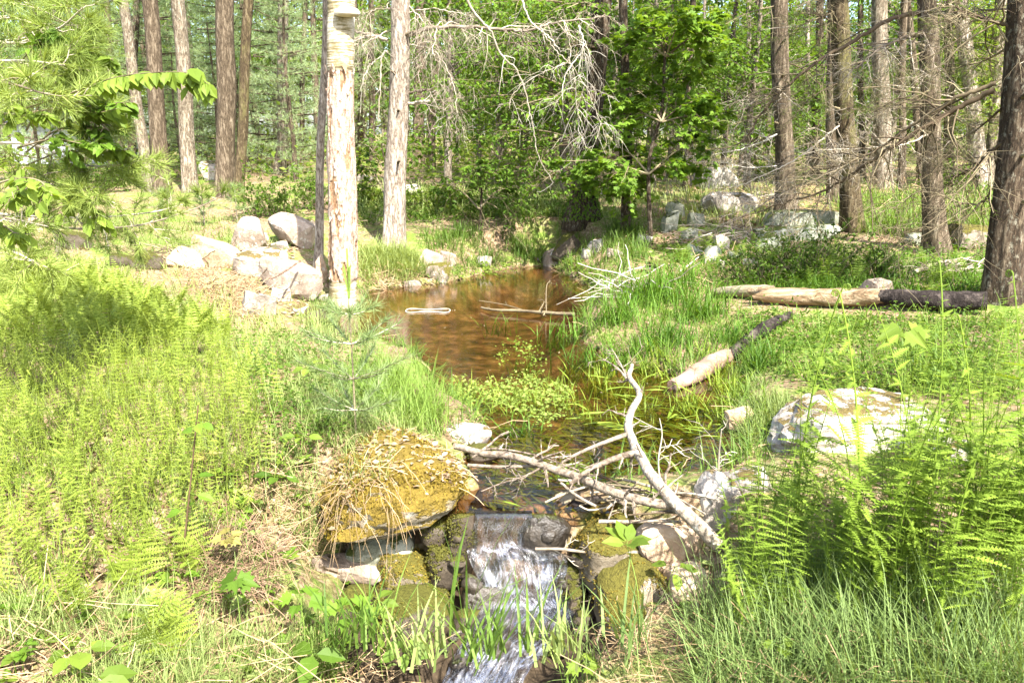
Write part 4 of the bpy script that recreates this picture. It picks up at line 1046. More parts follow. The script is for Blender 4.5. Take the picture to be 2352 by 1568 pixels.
# hemlock sprays on the right trunks
for e_, b_, lst in [(e14, b14, [([(2140, 110), (2060, 150), (1980, 210)], -.6), ([(2150, 200), (2060, 240), (1960, 250)], -.8), ([(2160, 60), (2230, 120), (2300, 180)], -.5), ([(2150, 240), (2230, 290), (2330, 300)], .6)]),
                    (e16, b16, [([(2330, 20), (2230, 30), (2150, 80)], .9), ([(2330, 100), (2260, 140), (2180, 160)], 1.0), ([(2300, 250), (2240, 300), (2180, 330)], .8)]),
                    (e12, b12, [([(1940, 20), (1860, 50), (1790, 90)], -.4), ([(1950, 180), (1870, 220), (1810, 280)], -.4), ([(1960, 110), (2040, 130), (2110, 190)], .5), ([(1950, 300), (1880, 370), (1830, 430)], -.3)]),
                    (e11, b11, [([(1800, 10), (1720, 30), (1640, 70)], -.5), ([(1800, 140), (1860, 170), (1920, 240)], .4)]),
                    (e8, b8, [([(925, 20), (860, 20), (800, 60)], .8), ([(915, 150), (860, 190), (820, 230)], 1.0)])]:
    for pts, dy in lst:
        P = [aty(px, py, b_[1] + dy * s) for (px, py), s in zip(pts, np.linspace(0, 1, len(pts)))]
        path = spline(P, 22); a = Acc()
        out = branchwork(a, path, .012, .003, 22, (.25, .7), 6, 0, .2, flat=.25, tipr=.0014)
        o = a.obj('branch', M['twig_dark'], e_, False, b_)
        l = Acc()
        for P_, c_ in ((out[0], 26), (out[1], 18)):
            p, t = along(P_, c_); k = len(p); keep_ = rng.random(k) < .75; p, t = p[keep_], t[keep_]; k = len(p)
            sd = norm(np.cross(t, [0, 0, 1.0])) * rng.choice([-1, 1], k)[:, None]
            leaves(l, NEEDLE_W, p, norm(t * .5 + sd + rng.normal(size=(k, 3)) * .2), np.array([0, 0, 1.]), rng.uniform(.03, .055, k), None, .3)
        l.obj('needles', M['hemlock'], o, False, b_)

# ------------------------------------------------------------------ near white pine on the left and its boughs
pp = np.array([-4.6, 5.6, 0.0]); pp[2] = h1(pp[0], pp[1])
ep = empty('pine_tree', pp); tag(ep, 'near white pine reaching bright needled boughs in from the left edge', 'tree')
a = Acc(); path = np.array([pp + [.05 * math.sin(z), 0, z] for z in np.linspace(-.2, 7, 30)]); trunk(a, path, .11, .05, 61, .4, 16); a.obj('trunk', M['bark_brown'], ep, True, pp)
def pine_bough(e, b, pts, y0, y1, r0=.014, n1=14, l1=(.2, .45), nlen=.105, mat='needle', tuft=30, n2=3, name='bough', tpl=NEEDLE, droop=.05, step=5):
    P = [aty(px, py, y0 + (y1 - y0) * s) for (px, py), s in zip(pts, np.linspace(0, 1, len(pts)))]
    path = spline(P, 24); a = Acc()
    out = branchwork(a, path, r0, .004, n1, l1, n2, 0, droop, flat=.45, tipr=.0018, t0=.25)
    o = a.obj(name, M['twig'], e, False, b)
    l = Acc()
    ends = []
    for P_ in out:
        for s in np.linspace(.45, 1, step):
            q = s * (P_.shape[1] - 1); k_ = min(int(q), P_.shape[1] - 2); f = q - k_
            ends.append((P_[:, k_] * (1 - f) + P_[:, k_ + 1] * f, norm(P_[:, k_ + 1] - P_[:, k_])))
    p = np.vstack([x for x, _ in ends]); t = np.vstack([x for _, x in ends])
    tone = rng.random(len(p)); per = max(tuft // 3, 4)
    idx = np.repeat(np.arange(len(p)), per); k = len(idx)
    d = norm(t[idx] * .75 + rng.normal(size=(k, 3)) * .55 + [0, 0, .12])
    leaves(l, tpl, p[idx], d, np.array([0, 0, 1.]), rng.uniform(.75, 1.15, k) * nlen, np.clip(tone[idx] * .6 + rng.random(k) * .4, 0, 1), .8)
    l.obj('needles', M[mat], o, False, b)
for pts, y0, y1 in [([(-120, 60), (20, 40), (120, 70), (190, 20)], 5.2, 4.6), ([(-120, 150), (40, 140), (150, 150)], 5.0, 4.4), ([(-120, 260), (60, 230), (190, 255), (250, 300)], 5.2, 4.6),
                    ([(-140, 340), (60, 330), (200, 380), (320, 370)], 5.3, 4.8), ([(-140, 420), (40, 410), (150, 430), (235, 430)], 5.0, 4.6), ([(-140, 500), (0, 500), (110, 520)], 4.8, 4.3),
                    ([(-160, 470), (100, 520), (300, 520), (440, 482), (500, 455)], 5.8, 6.4), ([(-160, 480), (150, 500), (330, 490), (420, 470)], 5.9, 6.3), ([(-100, -20), (60, 0), (200, -30)], 5.2, 5.0),
                    ([(-140, 560), (0, 570), (80, 600)], 4.6, 4.2), ([(-150, 200), (0, 190), (100, 215)], 4.6, 4.2), ([(-140, 100), (80, 100), (210, 110)], 5.4, 5.4)]:
    pine_bough(ep, pp, pts, y0, y1)
# little pines behind the bank
for px, py, hh, lab_ in [(545, 510, 70, 'small pale pine sapling left of the standing boulders'), (470, 520, 55, 'small pine sapling in the sunny clearing'), (380, 500, 50, 'small pine sapling below the thick left trunk')]:
    p = G(px, py); e = empty('pine_sapling', p); tag(e, lab_, 'pine')
    k = p[1] / FOC; a = Acc(); tubes(a, spline([p + [0, 0, -.05], p + [0, 0, hh * k]], 8)[None], np.linspace(.012, .004, 8)[None], 5); a.obj('stem', M['twig'], e, True, p)
    for z in (.35, .6, .82, 1.0):
        for an in rng.uniform(0, 6.28, 4):
            c_ = p + [0, 0, hh * k * z]; tip = c_ + np.array([math.cos(an) * .3 * (1.3 - z), math.sin(an) * .3 * (1.3 - z), .08])
            a = Acc(); P_ = spline([c_, (c_ + tip) / 2 + [0, 0, .01], tip], 5)[None]; tubes(a, P_, np.linspace(.004, .002, 5)[None], 3)
            o = a.obj('branch', M['twig'], e, False, p); l = Acc(); q, t = along(P_, 50)
            leaves(l, NEEDLE_W, q, norm(t * .7 + rng.normal(size=q.shape) * .6 + [0, 0, .2]), np.array([0, 0, 1.]), rng.uniform(.07, .12, 50), None, .8); l.obj('needles', M['needle_blue'], o, False, p)

# ------------------------------------------------------------------ left leafy sapling (cherry) with drooping leaf spray
pc = G(135, 608); ec = empty('cherry_sapling', pc); tag(ec, 'leafy sapling with lichened stem and a long drooping leaf spray at left', 'tree')
yc = pc[1]
a = Acc(); path = spline([pc + [0, 0, -.1], aty(130, 540, yc), aty(112, 470, yc - .2), aty(98, 420, yc - .4), aty(80, 300, yc - .8), aty(60, 120, yc - 1.2)], 40)
tubes(a, path[None], (np.linspace(.034, .012, 40) * (1 + .15 * rng.normal(size=40)))[None], 8); a.obj('stem', M['bark_grey'], ec, True, pc)
yn = 4.3
def spray(pts, y0, y1, nleaf, size, hang, mat='leaf_bright', n1=8, l1=(.06, .16)):
    P = [aty(px, py, y0 + (y1 - y0) * s) for (px, py), s in zip(pts, np.linspace(0, 1, len(pts)))]
    path = spline(P, 30); a = Acc()
    out = branchwork(a, path, .006, .0018, n1, l1, 1, 0, .3, flat=.4, tipr=.0014, sides=5, t0=.3)
    o = a.obj('branch', M['twig_dark'], ec, False, pc)
    p, t = along(path[None, 8:], nleaf); p2, t2 = along(out[0], 4); p = np.vstack([p, p2]); t = np.vstack([t, t2]); k = len(p)
    sd = norm(np.cross(t, [0, 0, 1.])) * rng.choice([-1, 1], k)[:, None]
    d = norm(t * .45 + sd * .5 + np.array([0, 0, -hang]) + rng.normal(size=(k, 3)) * .2)
    nrm = norm(np.cross(d, np.cross([0, -.5, .8], d)))
    l = Acc(); l.inst(LEAF_N[0], LEAF_N[1], frames(d, norm(nrm + rng.normal(size=(k, 3)) * .35)), p, rng.uniform(.7, 1.2, k) * size, rng.random(k)); l.obj('leaves', M[mat], o, False, pc)
spray([(20, 260), (120, 230), (190, 205), (260, 180), (340, 168), (430, 168), (480, 195)], 4.6, 4.1, 85, .095, .8)
spray([(60, 300), (110, 210), (170, 165), (215, 180)], 4.8, 4.6, 26, .09, .5)
spray([(40, 340), (120, 320), (190, 330), (250, 330)], 4.6, 4.5, 30, .08, .25, 'maple')
spray([(60, 350), (130, 300), (200, 290), (235, 310)], 4.8, 4.6, 26, .075, .25, 'leaf_mid')
spray([(0, 420), (40, 410), (90, 415), (120, 450)], 3.6, 3.3, 20, .06, .5)
spray([(-40, 440), (20, 450), (70, 430)], 3.2, 3.0, 18, .055, .6)
spray([(60, 520), (130, 480), (190, 470), (245, 515)], 4.6, 4.6, 20, .08, .5)
spray([(-60, 560), (0, 520), (40, 540)], 3.2, 3.1, 16, .055, .7)
spray([(90, 330), (150, 270), (220, 240), (300, 235)], 4.8, 4.6, 40, .07, .3, 'maple')
spray([(60, 380), (140, 350), (220, 350), (290, 345)], 4.8, 4.7, 40, .07, .3)
spray([(80, 180), (140, 130), (200, 120), (260, 135)], 4.8, 4.7, 36, .08, .4)
spray([(40, 150), (90, 100), (150, 80)], 4.8, 4.6, 30, .07, .4, 'maple')
spray([(-20, 300), (40, 260), (110, 265)], 4.4, 4.3, 34, .07, .4)
spray([(60, 260), (140, 250), (210, 260), (270, 250)], 4.8, 4.5, 26, .08, .35)

# ------------------------------------------------------------------ shrubs
def shrub(px, py, w, h, label, mat='leaf_mid', size=.028, n=900, name='shrub', depth=None, tpl=LEAF_Q, stems=26):
    p = G(px, py) if depth is None else aty(px, py, depth)
    k = p[1] / FOC; e = empty(name, p); tag(e, label, 'shrub')
    an = rng.uniform(0, 6.28, stems); rr_ = np.sqrt(rng.random(stems)) * w * k / 2
    tip = p + np.stack([np.cos(an) * rr_, np.sin(an) * rr_ * .8, h * k * rng.uniform(.55, 1.0, stems) * np.sqrt(1 - .6 * (rr_ / (w * k / 2)) ** 2)], -1)
    st_ = p + (tip - p) * [.25, .25, 0] + [0, 0, -.02]
    P = twigs(st_, tip - st_, np.linalg.norm(tip - st_, axis=1), 6, .12, 0)
    a = Acc(); tubes(a, P, np.linspace(1, .4, 6)[None] * np.full((stems, 1), .005), 4)
    q, t = along(P, 4); P2 = twigs(q, norm(t + rng.normal(size=q.shape) * .8), np.full(len(q), h * k * .28), 4, .2, .0)
    tubes(a, P2, np.full((len(q), 4), .0022), 3); a.obj('stems', M['twig_dark'], e, False, p)
    m_ = max(n // len(P2), 2); q, t = along(P2, m_); k_ = len(q)
    l = Acc(); leaves(l, tpl, q, norm(t * .4 + rng.normal(size=q.shape) * .8), np.array([0, 0, 1.]), rng.uniform(.7, 1.3, k_) * size, None, .5); l.obj('foliage', M[mat], e, False, p)
shrub(1850, 640, 330, 130, 'dense small leafed bush on the bank between the right trunks', size=.034, n=5200, stems=60)
shrub(1740, 660, 190, 90, 'lower leafy bush left of the dense right bank bush', size=.034, n=2400, stems=30)
shrub(2020, 640, 180, 90, 'sparser bush right of the dense bank bush', size=.034, n=1600, stems=26)
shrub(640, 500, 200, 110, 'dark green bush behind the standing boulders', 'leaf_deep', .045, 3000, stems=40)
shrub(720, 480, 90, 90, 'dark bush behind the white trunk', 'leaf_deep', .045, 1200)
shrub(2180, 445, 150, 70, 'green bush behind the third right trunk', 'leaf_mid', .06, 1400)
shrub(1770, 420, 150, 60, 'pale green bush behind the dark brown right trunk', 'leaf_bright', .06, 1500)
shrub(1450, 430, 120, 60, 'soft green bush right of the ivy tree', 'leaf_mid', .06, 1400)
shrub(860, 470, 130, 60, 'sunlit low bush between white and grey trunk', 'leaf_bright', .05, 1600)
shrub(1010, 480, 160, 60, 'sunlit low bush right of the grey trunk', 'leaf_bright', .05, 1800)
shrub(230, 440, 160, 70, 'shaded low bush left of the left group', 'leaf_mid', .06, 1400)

# ------------------------------------------------------------------ fallen logs, bare branches, driftwood
def wood(name, heart, edge, scale=5.0):
    return simple(name, [(.25, heart), (.5, edge), (.75, tuple(min(1, x * 1.6) for x in edge))], scale, (1, 1, 1), bump=.7, per=.3)
M['log_dark'] = bark('charred_bark', (0.012, 0.009, 0.008), (0.05, 0.04, 0.035), (0.16, 0.13, 0.11), scale=5.0, vstretch=1.0)
M['log_tan'] = simple('bare_log_wood', [(.3, (.06, .035, .018)), (.45, (.22, .15, .085)), (.6, (.36, .27, .17)), (.75, (.5, .40, .28))], 9.0, (.25, 3, 3), bump=1.0, bdist=.04)
M['log_grey'] = simple('weathered_log', [(.25, (.07, .055, .035)), (.5, (.22, .18, .12)), (.75, (.42, .37, .28))], 7.0, (.35, 2.5, 2.5), bump=.8)
M['log_wet'] = simple('wet_log_wood', [(.25, (.09, .055, .04)), (.5, (.24, .155, .115)), (.75, (.38, .28, .22))], 7.0, (.5, 2, 2), bump=.6)
def log(name, label, pts, radii, mat, z=None, sides=18, n=40, cat='log', jag=0.0, parts=()):
    P = [(G(px, py) if z is None else atz(px, py, z)) + [0, 0, dz] for px, py, dz in pts]
    path = spline(P, n); rad = np.interp(np.linspace(0, 1, n), np.linspace(0, 1, len(radii)), radii)
    T = norm(np.gradient(path, axis=0)); Nn = norm(np.cross(T, [0, 0, 1.])); B = np.cross(T, Nn)
    a_ = np.arange(sides) * 2 * pi / sides
    cyl = np.stack([np.cos(a_)[None] * 2 * np.ones((n, 1)), np.sin(a_)[None] * 2 * np.ones((n, 1)), np.linspace(0, 4, n)[:, None] * np.ones((1, sides))], -1)
    rr = rad[:, None] * (1 + .26 * fbm(cyl, 1.2, len(label)) + .13 * noise3(cyl * [3.5, 3.5, 1], 1.5, 5))
    V = path[:, None] + rr[..., None] * (np.cos(a_)[None, :, None] * Nn[:, None] + np.sin(a_)[None, :, None] * B[:, None])
    if jag:
        V[0] += -T[0] * jag * (.5 + .5 * np.sin(a_ * 2 + 1) + .5 * rng.random(sides))[:, None]; V[1] = V[1] * .6 + V[0] * .4
    i = np.arange(n - 1)[:, None]; j = np.arange(sides)[None]
    q = np.stack([i * sides + j, i * sides + (j + 1) % sides, (i + 1) * sides + (j + 1) % sides, (i + 1) * sides + j], -1).reshape(-1, 4)
    a = Acc(); a.add(V.reshape(-1, 3), q)
    for row, c in ((0, V[0].mean(0)), (n - 1, V[-1].mean(0))):
        ring = np.arange(sides) + row * sides
        Vc = np.vstack([V[row], c[None]]); a.add(Vc, np.stack([np.arange(sides), (np.arange(sides) + 1) % sides, np.full(sides, sides)], -1))
    o = a.obj(name, M[mat], None, True, tuple(P[0])); tag(o, label, cat); return o, path
log('fallen_log', 'mossy grey end of the fallen log running into the grass', [(1640, 682, .05), (1710, 686, .08), (1775, 690, .09)], [.05, .06, .065], 'log_grey')
log('fallen_log', 'tan splintered middle piece of the fallen log', [(1768, 700, .10), (1850, 704, .10), (1935, 706, .10), (2030, 706, .11)], [.075, .085, .085, .08], 'log_tan', jag=.16)
log('fallen_log', 'black charred piece of the fallen log by the right edge trunk', [(1995, 706, .11), (2080, 712, .11), (2170, 718, .11), (2262, 722, .12)], [.07, .085, .09, .085], 'log_dark', jag=.05)
log('sunken_log', 'smooth pinkish log end lying in the shallow water', [(1545, 888, .0), (1590, 868, .02), (1640, 845, .05), (1668, 832, .06)], [.05, .072, .075, .06], 'log_wet', z=0.02)
log('fallen_log', 'dark decaying log leading up from the pinkish log', [(1665, 832, .05), (1710, 805, .07), (1760, 772, .09), (1815, 745, .1)], [.05, .055, .055, .03], 'log_dark')
log('fallen_log', 'mossy rotten log between the third right trunk and the right edge', [(2080, 545, .06), (2160, 552, .08), (2260, 560, .08), (2330, 560, .08)], [.07, .09, .09, .07], 'bark_moss')
log('fallen_log', 'small brown log with bark strips on the far right slope', [(2085, 640, .05), (2150, 622, .07), (2230, 610, .08)], [.03, .035, .025], 'log_grey')

def bare_limb(name, label, main, r0, r1, subs=(), z=None, mat='limb_pale', n1=10, l1=(.06, .22), n2=3, cat='branch', droop=0.0, seed=0, sides=10):
    """main: (px, py, height) points; subs: the same with radii"""
    P = [atz(px, py, zz) for px, py, zz in main]
    o0 = P[0]; e = empty(name, o0); tag(e, label, cat)
    path = spline(P, 14 * len(P)); path += np.stack([noise3(path, 6, 1 + seed), noise3(path, 6, 2 + seed), noise3(path, 6, 3 + seed)], -1) * r0 * .5
    a = Acc(); rad = np.linspace(r0, r1, len(path)) * (1 + .12 * noise3(path, 25, seed)); tubes(a, path[None], rad[None], sides, cap=True); a.obj('stem', M[mat], e, True, o0)
    a = Acc(); branchwork(a, path, r0, r1, n1, l1, n2, 0, droop, main=False, tipr=.0016, t0=.1, flat=.8); a.obj('side_twigs', M[mat], e, False, o0)["kind"] = "stuff"
    for pts, ra, rb in subs:
        P = [atz(px, py, zz) for px, py, zz in pts]; path = spline(P, 12 * len(P)); a = Acc()
        branchwork(a, path, ra, rb, max(n1 // 2, 3), l1, n2, 0, droop, tipr=.0015, sides=8); a.obj('side_branch', M[mat], e, True, o0)
    return e
bare_limb('fallen_branch', 'thick forked bare branch standing out of the pool and leaning right',
  [(1655, 1250, -.02), (1590, 1195, .10), (1520, 1125, .20), (1478, 1065, .26), (1455, 1020, .30), (1450, 960, .36), (1466, 905, .42), (1444, 862, .46), (1448, 838, .48)], .036, .013,
  subs=[([(1455, 1040, .28), (1405, 1055, .26), (1350, 1082, .22), (1310, 1110, .16)], .019, .012),
        ([(1445, 995, .32), (1390, 1015, .28), (1330, 1040, .22), (1290, 1062, .16)], .015, .007),
        ([(1440, 870, .45), (1418, 845, .48), (1385, 824, .5)], .009, .003), ([(1440, 868, .45), (1425, 835, .5), (1405, 800, .55)], .006, .002)], n1=12)
bare_limb('fallen_branch', 'long bare branch lying from the pale stone across the spillway',
  [(1046, 1026, .16), (1120, 1040, .17), (1200, 1055, .18), (1280, 1078, .17), (1350, 1105, .16), (1420, 1130, .16), (1480, 1148, .16), (1545, 1160, .14)], .019, .024,
  subs=[([(1075, 1068, .12), (1150, 1072, .13), (1240, 1070, .15), (1300, 1085, .17)], .011, .009), ([(1250, 1070, .17), (1200, 1095, .12), (1150, 1110, .08), (1105, 1128, .05)], .007, .003),
        ([(1085, 1050, .14), (1130, 1030, .2), (1230, 1045, .2), (1330, 1080, .17)], .007, .004)], n1=16, l1=(.08, .26), seed=4)
bare_limb('fallen_branch', 'thin pale stick lying level below the thick forked branch', [(1375, 1197, .04), (1440, 1198, .05), (1510, 1196, .05), (1565, 1198, .05)], .010, .007, n1=3, seed=5)
bare_limb('fallen_branch', 'thin bent twig hanging beside the cascade', [(1230, 1260, -.1), (1300, 1262, -.1), (1380, 1280, -.16), (1400, 1330, -.24), (1392, 1400, -.34), (1372, 1470, -.4)], .008, .005, n1=8, mat='twig', seed=6)
bare_limb('fallen_branch', 'dark waterlogged stick lying across the middle of the pool', [(1105, 706, .03), (1140, 712, .04), (1190, 714, .04), (1250, 718, .05), (1320, 722, .06)], .012, .020, n1=5, mat='twig_dark', seed=7,
  subs=[([(1215, 716, .05), (1160, 700, .06), (1100, 690, .08)], .006, .003), ([(1255, 718, .04), (1254, 690, .16), (1256, 655, .3), (1264, 645, .34)], .008, .004)])
bare_limb('fallen_branch', 'bleached white branch arching over the right shore', [(1370, 690, .02), (1395, 660, .12), (1430, 630, .24), (1480, 612, .30), (1520, 610, .28)], .018, .007, n1=14, l1=(.1, .35), mat='twig_pale', seed=8)
bare_limb('fallen_branch', 'pale straight stick slanting up from the tussock', [(1520, 655, .22), (1560, 625, .34), (1605, 590, .46)], .012, .006, n1=4, mat='twig_pale', seed=9)
bare_limb('fallen_branch', 'short curved stick resting on the pale slab by the standing boulders', [(620, 640, .55), (650, 625, .58), (690, 600, .62)], .012, .010, n1=1, mat='log_wet', seed=10)
bare_limb('fallen_branch', 'white lichened twig standing at the right shore of the pool', [(1650, 1100, .05), (1652, 1040, .2), (1656, 985, .34)], .007, .003, n1=6, mat='twig_pale', seed=12)
bare_limb('fallen_branch', 'thin bare stems sprouting from the pool before the forked branch', [(1520, 1130, .02), (1512, 1060, .2), (1520, 1000, .34), (1515, 960, .44)], .005, .002, n1=5, mat='twig_pale', seed=13)
# ring of a bent twig floating on the pool
a = Acc(); an = np.linspace(0, 2 * pi, 40); c0 = atz(983, 713, .008); r0 = 52 * c0[1] / FOC
tubes(a, np.stack([c0[0] + np.cos(an) * r0, c0[1] + np.sin(an) * r0 * .42 + .05 * np.sin(3 * an), 0 * an + .008], -1)[None], np.full((1, 40), .0048), 5)
tag(a.obj('bent_twig', M['twig_pale'], None, True, tuple(c0)), 'pale bent twig floating as a ring on the pool', 'twig')
# driftwood lodged at the spillway
for k_ in range(34):
    px = rng.uniform(1290, 1610); py = 1105 + (px - 1290) * .10 + rng.uniform(-25, 60); L = rng.uniform(.12, .38); an = rng.normal(0, .5)
    p = atz(px, py, rng.uniform(.03, .12)); dv = np.array([math.cos(an), math.sin(an), rng.normal(0, .18)]) * L / 2
    a = Acc(); P = spline([p - dv, p + rng.normal(size=3) * L * .05, p + dv], 8); tubes(a, P[None], np.full((1, 8), rng.uniform(.003, .008)), 6, cap=True)
    tag(a.obj('driftwood_stick', M[('limb_pale', 'twig', 'log_grey', 'twig_dark')[k_ % 4]], None, True, tuple(p)), 'stick lodged in the driftwood heap above the spillway', 'stick', 'driftwood sticks at the spillway')
for k_, (p0, p1, w, lab_) in enumerate([((1300, 1165, -.02), (1385, 1140, .03), .05, 'dark rotten plank of wood at the left of the driftwood heap'), ((1235, 1215, -.12), (1330, 1120, .06), .045, 'weathered broken board slanting into the spillway'), ((1385, 1110, .06), (1440, 1150, .04), .035, 'pale splinter of bark on the driftwood heap'), ((1082, 1240, -.2), (1105, 1120, .06), .03, 'dark bark strip leaning on the upright spillway stone')]):
    A, B = atz(*p0), atz(*p1); V, F = rock_shape((np.linalg.norm(B - A), w * 1.6, w * .7), 400 + k_, sub=3, rough=.06)
    d = norm(B - A); x = d; y = norm(np.cross([0, 0, 1.], d)); zz = np.cross(x, y)
    a = Acc(); a.add(V @ np.stack([x, y, zz]) + (A + B) / 2, F); tag(a.obj('driftwood_board', M['log_dark' if k_ in (0, 3) else 'log_grey'], None, True, tuple((A + B) / 2)), lab_, 'driftwood')
# dead brush heaps on the bank
for px, py, w, n, lab_, mat_ in [(1700, 560, 150, 70, 'heap of grey dead twigs on the tumbled wall', 'twig'), (390, 605, 140, 40, 'tangle of roots and brush at the left bank', 'twig_dark'), (1440, 680, 120, 50, 'bleached brush at the right shore of the pool', 'twig_pale'), (2190, 640, 160, 60, 'brown brush heap beside the right edge trunk', 'twig'), (1780, 470, 140, 40, 'tan brush at the foot of the dark brown right trunk', 'twig'), (1100, 530, 200, 40, 'fallen dead twigs in the shade of the far bank', 'twig_dark'), (860, 530, 120, 30, 'dead branches lying behind the white trunk', 'twig_dark')]:
    p = G(px, py); k = p[1] / FOC; st_ = p + rng.normal(size=(n, 3)) * [w * k * .28, w * k * .2, .06] + [0, 0, .1]
    st_[:, 2] = np.maximum(st_[:, 2], height(st_[:, 0], st_[:, 1]))
    d = rng.normal(size=(n, 3)) * [1, .7, .35]; P = twigs(st_, d, rng.uniform(.2, .7, n), 6, .2, .1)
    a = Acc(); tubes(a, P, np.linspace(1, .4, 6)[None] * rng.uniform(.003, .009, (n, 1)), 4)
    tag(a.obj('dead_brush', M[mat_], None, False, tuple(p)), lab_, 'brush', kind='stuff')

# ------------------------------------------------------------------ ferns
def frond(acc, L, n=17, stipe=.3, bend=.9, wid=.16, seed=0, fine=True, lean=.15, curl=False, droop=.35, stem_r=.003, mat_rnd=None, origin=(0, 0, 0), az=0.0, tier=0.0):
    """one frond growing from origin; the blade faces up and out along +x"""
    r = np.random.default_rng(seed)
    s = np.linspace(0, 1, 26); th = lean + bend * s ** 2.2
    dx = np.cumsum(np.sin(th)) * L / 26; dz = np.cumsum(np.cos(th)) * L / 26
    pth = np.stack([dx, .02 * L * np.sin(s * 4 + seed), dz], -1)
    if curl:
        ph = np.linspace(0, 2.2 * 2 * pi, 22); rc = L * .011 * (1 - ph / ph[-1] * .8); t0 = th[-1]
        c = pth[-1] + np.array([math.cos(t0), 0, -math.sin(t0)]) * L * .011
        sp = c + np.stack([-np.cos(ph - 0) * rc * math.cos(t0) + np.sin(ph) * rc * math.sin(t0), 0 * ph, np.cos(ph) * rc * math.sin(t0) + np.sin(ph) * rc * math.cos(t0)], -1)
        pth2 = np.vstack([pth, sp[1:]])
    else: pth2 = pth
    ca, sa = math.cos(az), math.sin(az); Rz = np.array([[ca, -sa, 0], [sa, ca, 0], [0, 0, 1]]); O = np.asarray(origin)
    rad = np.linspace(stem_r, stem_r * .35, len(pth2))
    b_ = Acc(); tubes(b_, pth2[None], rad[None], 4, rnd=.6)
    lat = np.array([0, 1.0, 0])
    TT = norm(np.gradient(pth, axis=0))
    for i in range(n):
        f = i / (n - 1); q = stipe + (1 - stipe) * f ** .92 * (.99 if not curl else .97); kq = q * 25; k0 = min(int(kq), 24)
        P0 = pth[k0] * (1 - kq + k0) + pth[k0 + 1] * (kq - k0); T = TT[k0]
        prof = min(1, .45 + 2.4 * f) * (1 - f) ** (.75 if not tier else .5) + .02
        pl = L * wid * 1.35 * prof * (r.uniform(.85, 1.1) if not tier else r.uniform(.55, 1.25))
        if curl: pl = max(pl, L * wid * .22)
        nrm = np.cross(lat, T); nrm = nrm if nrm[2] > 0 else -nrm
        for sg in (-1, 1):
            al = r.uniform(.25, .5) + .25 * f if not tier else r.uniform(-.05, .35)
            d = norm(T * math.sin(al) + lat * sg * math.cos(al) - np.array([0, 0, droop * r.uniform(.5, 1.2)]) + r.normal(size=3) * (.06 if not tier else .3) * np.array([1, .5, .4]))
            n2 = norm(nrm * (1 - tier) + np.array([.1, 0, 1.0]) * tier + r.normal(size=3) * .15)
            sd = norm(np.cross(n2, d))
            m = 8 if fine else 1
            if pl < L * .02: m = min(m, 3)
            if fine:
                u = (np.arange(m) + .5) / m; hw = pl * (.15 if not tier else .2) * (1 - u) ** .6 * np.minimum(1, .6 + u * 3) + pl * .01
                base = P0 + d[None] * (u * pl)[:, None] + np.array([0, 0, -.12 * pl]) * (u ** 2)[:, None]
                step = pl / m * .52
                Vs = []
                for s2 in (-1, 1):
                    tip = base + (sd * s2)[None] * hw[:, None] + d[None] * (hw * .45)[:, None] + nrm[None] * (hw * .12)[:, None]
                    Vs.append(np.stack([base - d * step, tip, base + d * step], 1))
                Vs = np.concatenate(Vs).reshape(-1, 3); b_.add(Vs, np.arange(len(Vs)).reshape(-1, 3), r.uniform(.2, 1) if mat_rnd is None else mat_rnd)
                e_ = base[-1] + d * pl * .06
                b_.add(np.array([P0 - sd * pl * .018, P0 + sd * pl * .018, e_]), np.array([[0, 1, 2]]), .5)
            else:
                w_ = pl * .17
                b_.add(np.array([P0, P0 + d * pl * .4 + sd * w_, P0 + d * pl - np.array([0, 0, .1 * pl]), P0 + d * pl * .4 - sd * w_]), np.array([[0, 1, 2, 3]]), r.uniform(.1, 1))
    for V, F, R in zip(b_.V, b_.F, b_.R):
        acc.V.append(V @ Rz.T + O); acc.F.append(F + acc.n); acc.R.append(R)
    acc.n += b_.n
def fern_mesh(seed, nf, L, mat, spread=.03, upright=1.0, **kw):
    a = Acc(); r = np.random.default_rng(seed)
    for k in range(nf):
        frond(a, L * r.uniform(.75, 1.15), seed=seed * 10 + k, az=k * 2 * pi / nf + r.uniform(-.6, .6), lean=r.uniform(.05, .35) * upright, bend=r.uniform(.5, 1.1) * upright, origin=(r.normal() * spread, r.normal() * spread, -.02), **kw)
    return a.mesh('fern', M[mat])
FERN = [fern_mesh(500 + k, 4 + k % 3, .36, 'fern', n=13, stipe=.30, wid=.075, droop=.0, tier=.7, spread=.05, stem_r=.0018, upright=.5) for k in range(9)]
# left bank: the ferns that show largest, each a plant of its own
def in_poly(px, py, poly):
    return poly_sd(np.atleast_1d(np.asarray(px, float)), np.atleast_1d(np.asarray(py, float)), np.array(poly, float)) < 0
LEFTP = [(-60, 650), (120, 640), (300, 690), (480, 760), (560, 850), (600, 980), (600, 1120), (520, 1250), (420, 1330), (200, 1380), (-60, 1420)]
cnt = 0; stuffpts = []
r_ = np.random.default_rng(21)
cand = []
for k in range(9000):
    px = r_.uniform(-60, 620); py = 650 + 780 * r_.random() ** 1.25
    cand.append((px, py))
cand = np.array(cand); cand = cand[in_poly(cand[:, 0], cand[:, 1], LEFTP)]
sel = []
for px, py in cand:
    sp = 7 + (py - 640) * .046
    if px > 420 and r_.random() < .35: continue
    if all((px - a_) ** 2 + ((py - b_) * 1.5) ** 2 > sp * sp * 1.6 for a_, b_ in sel): sel.append((px, py))
    if len(sel) >= 760: break
sel.sort(key=lambda t: -t[1])
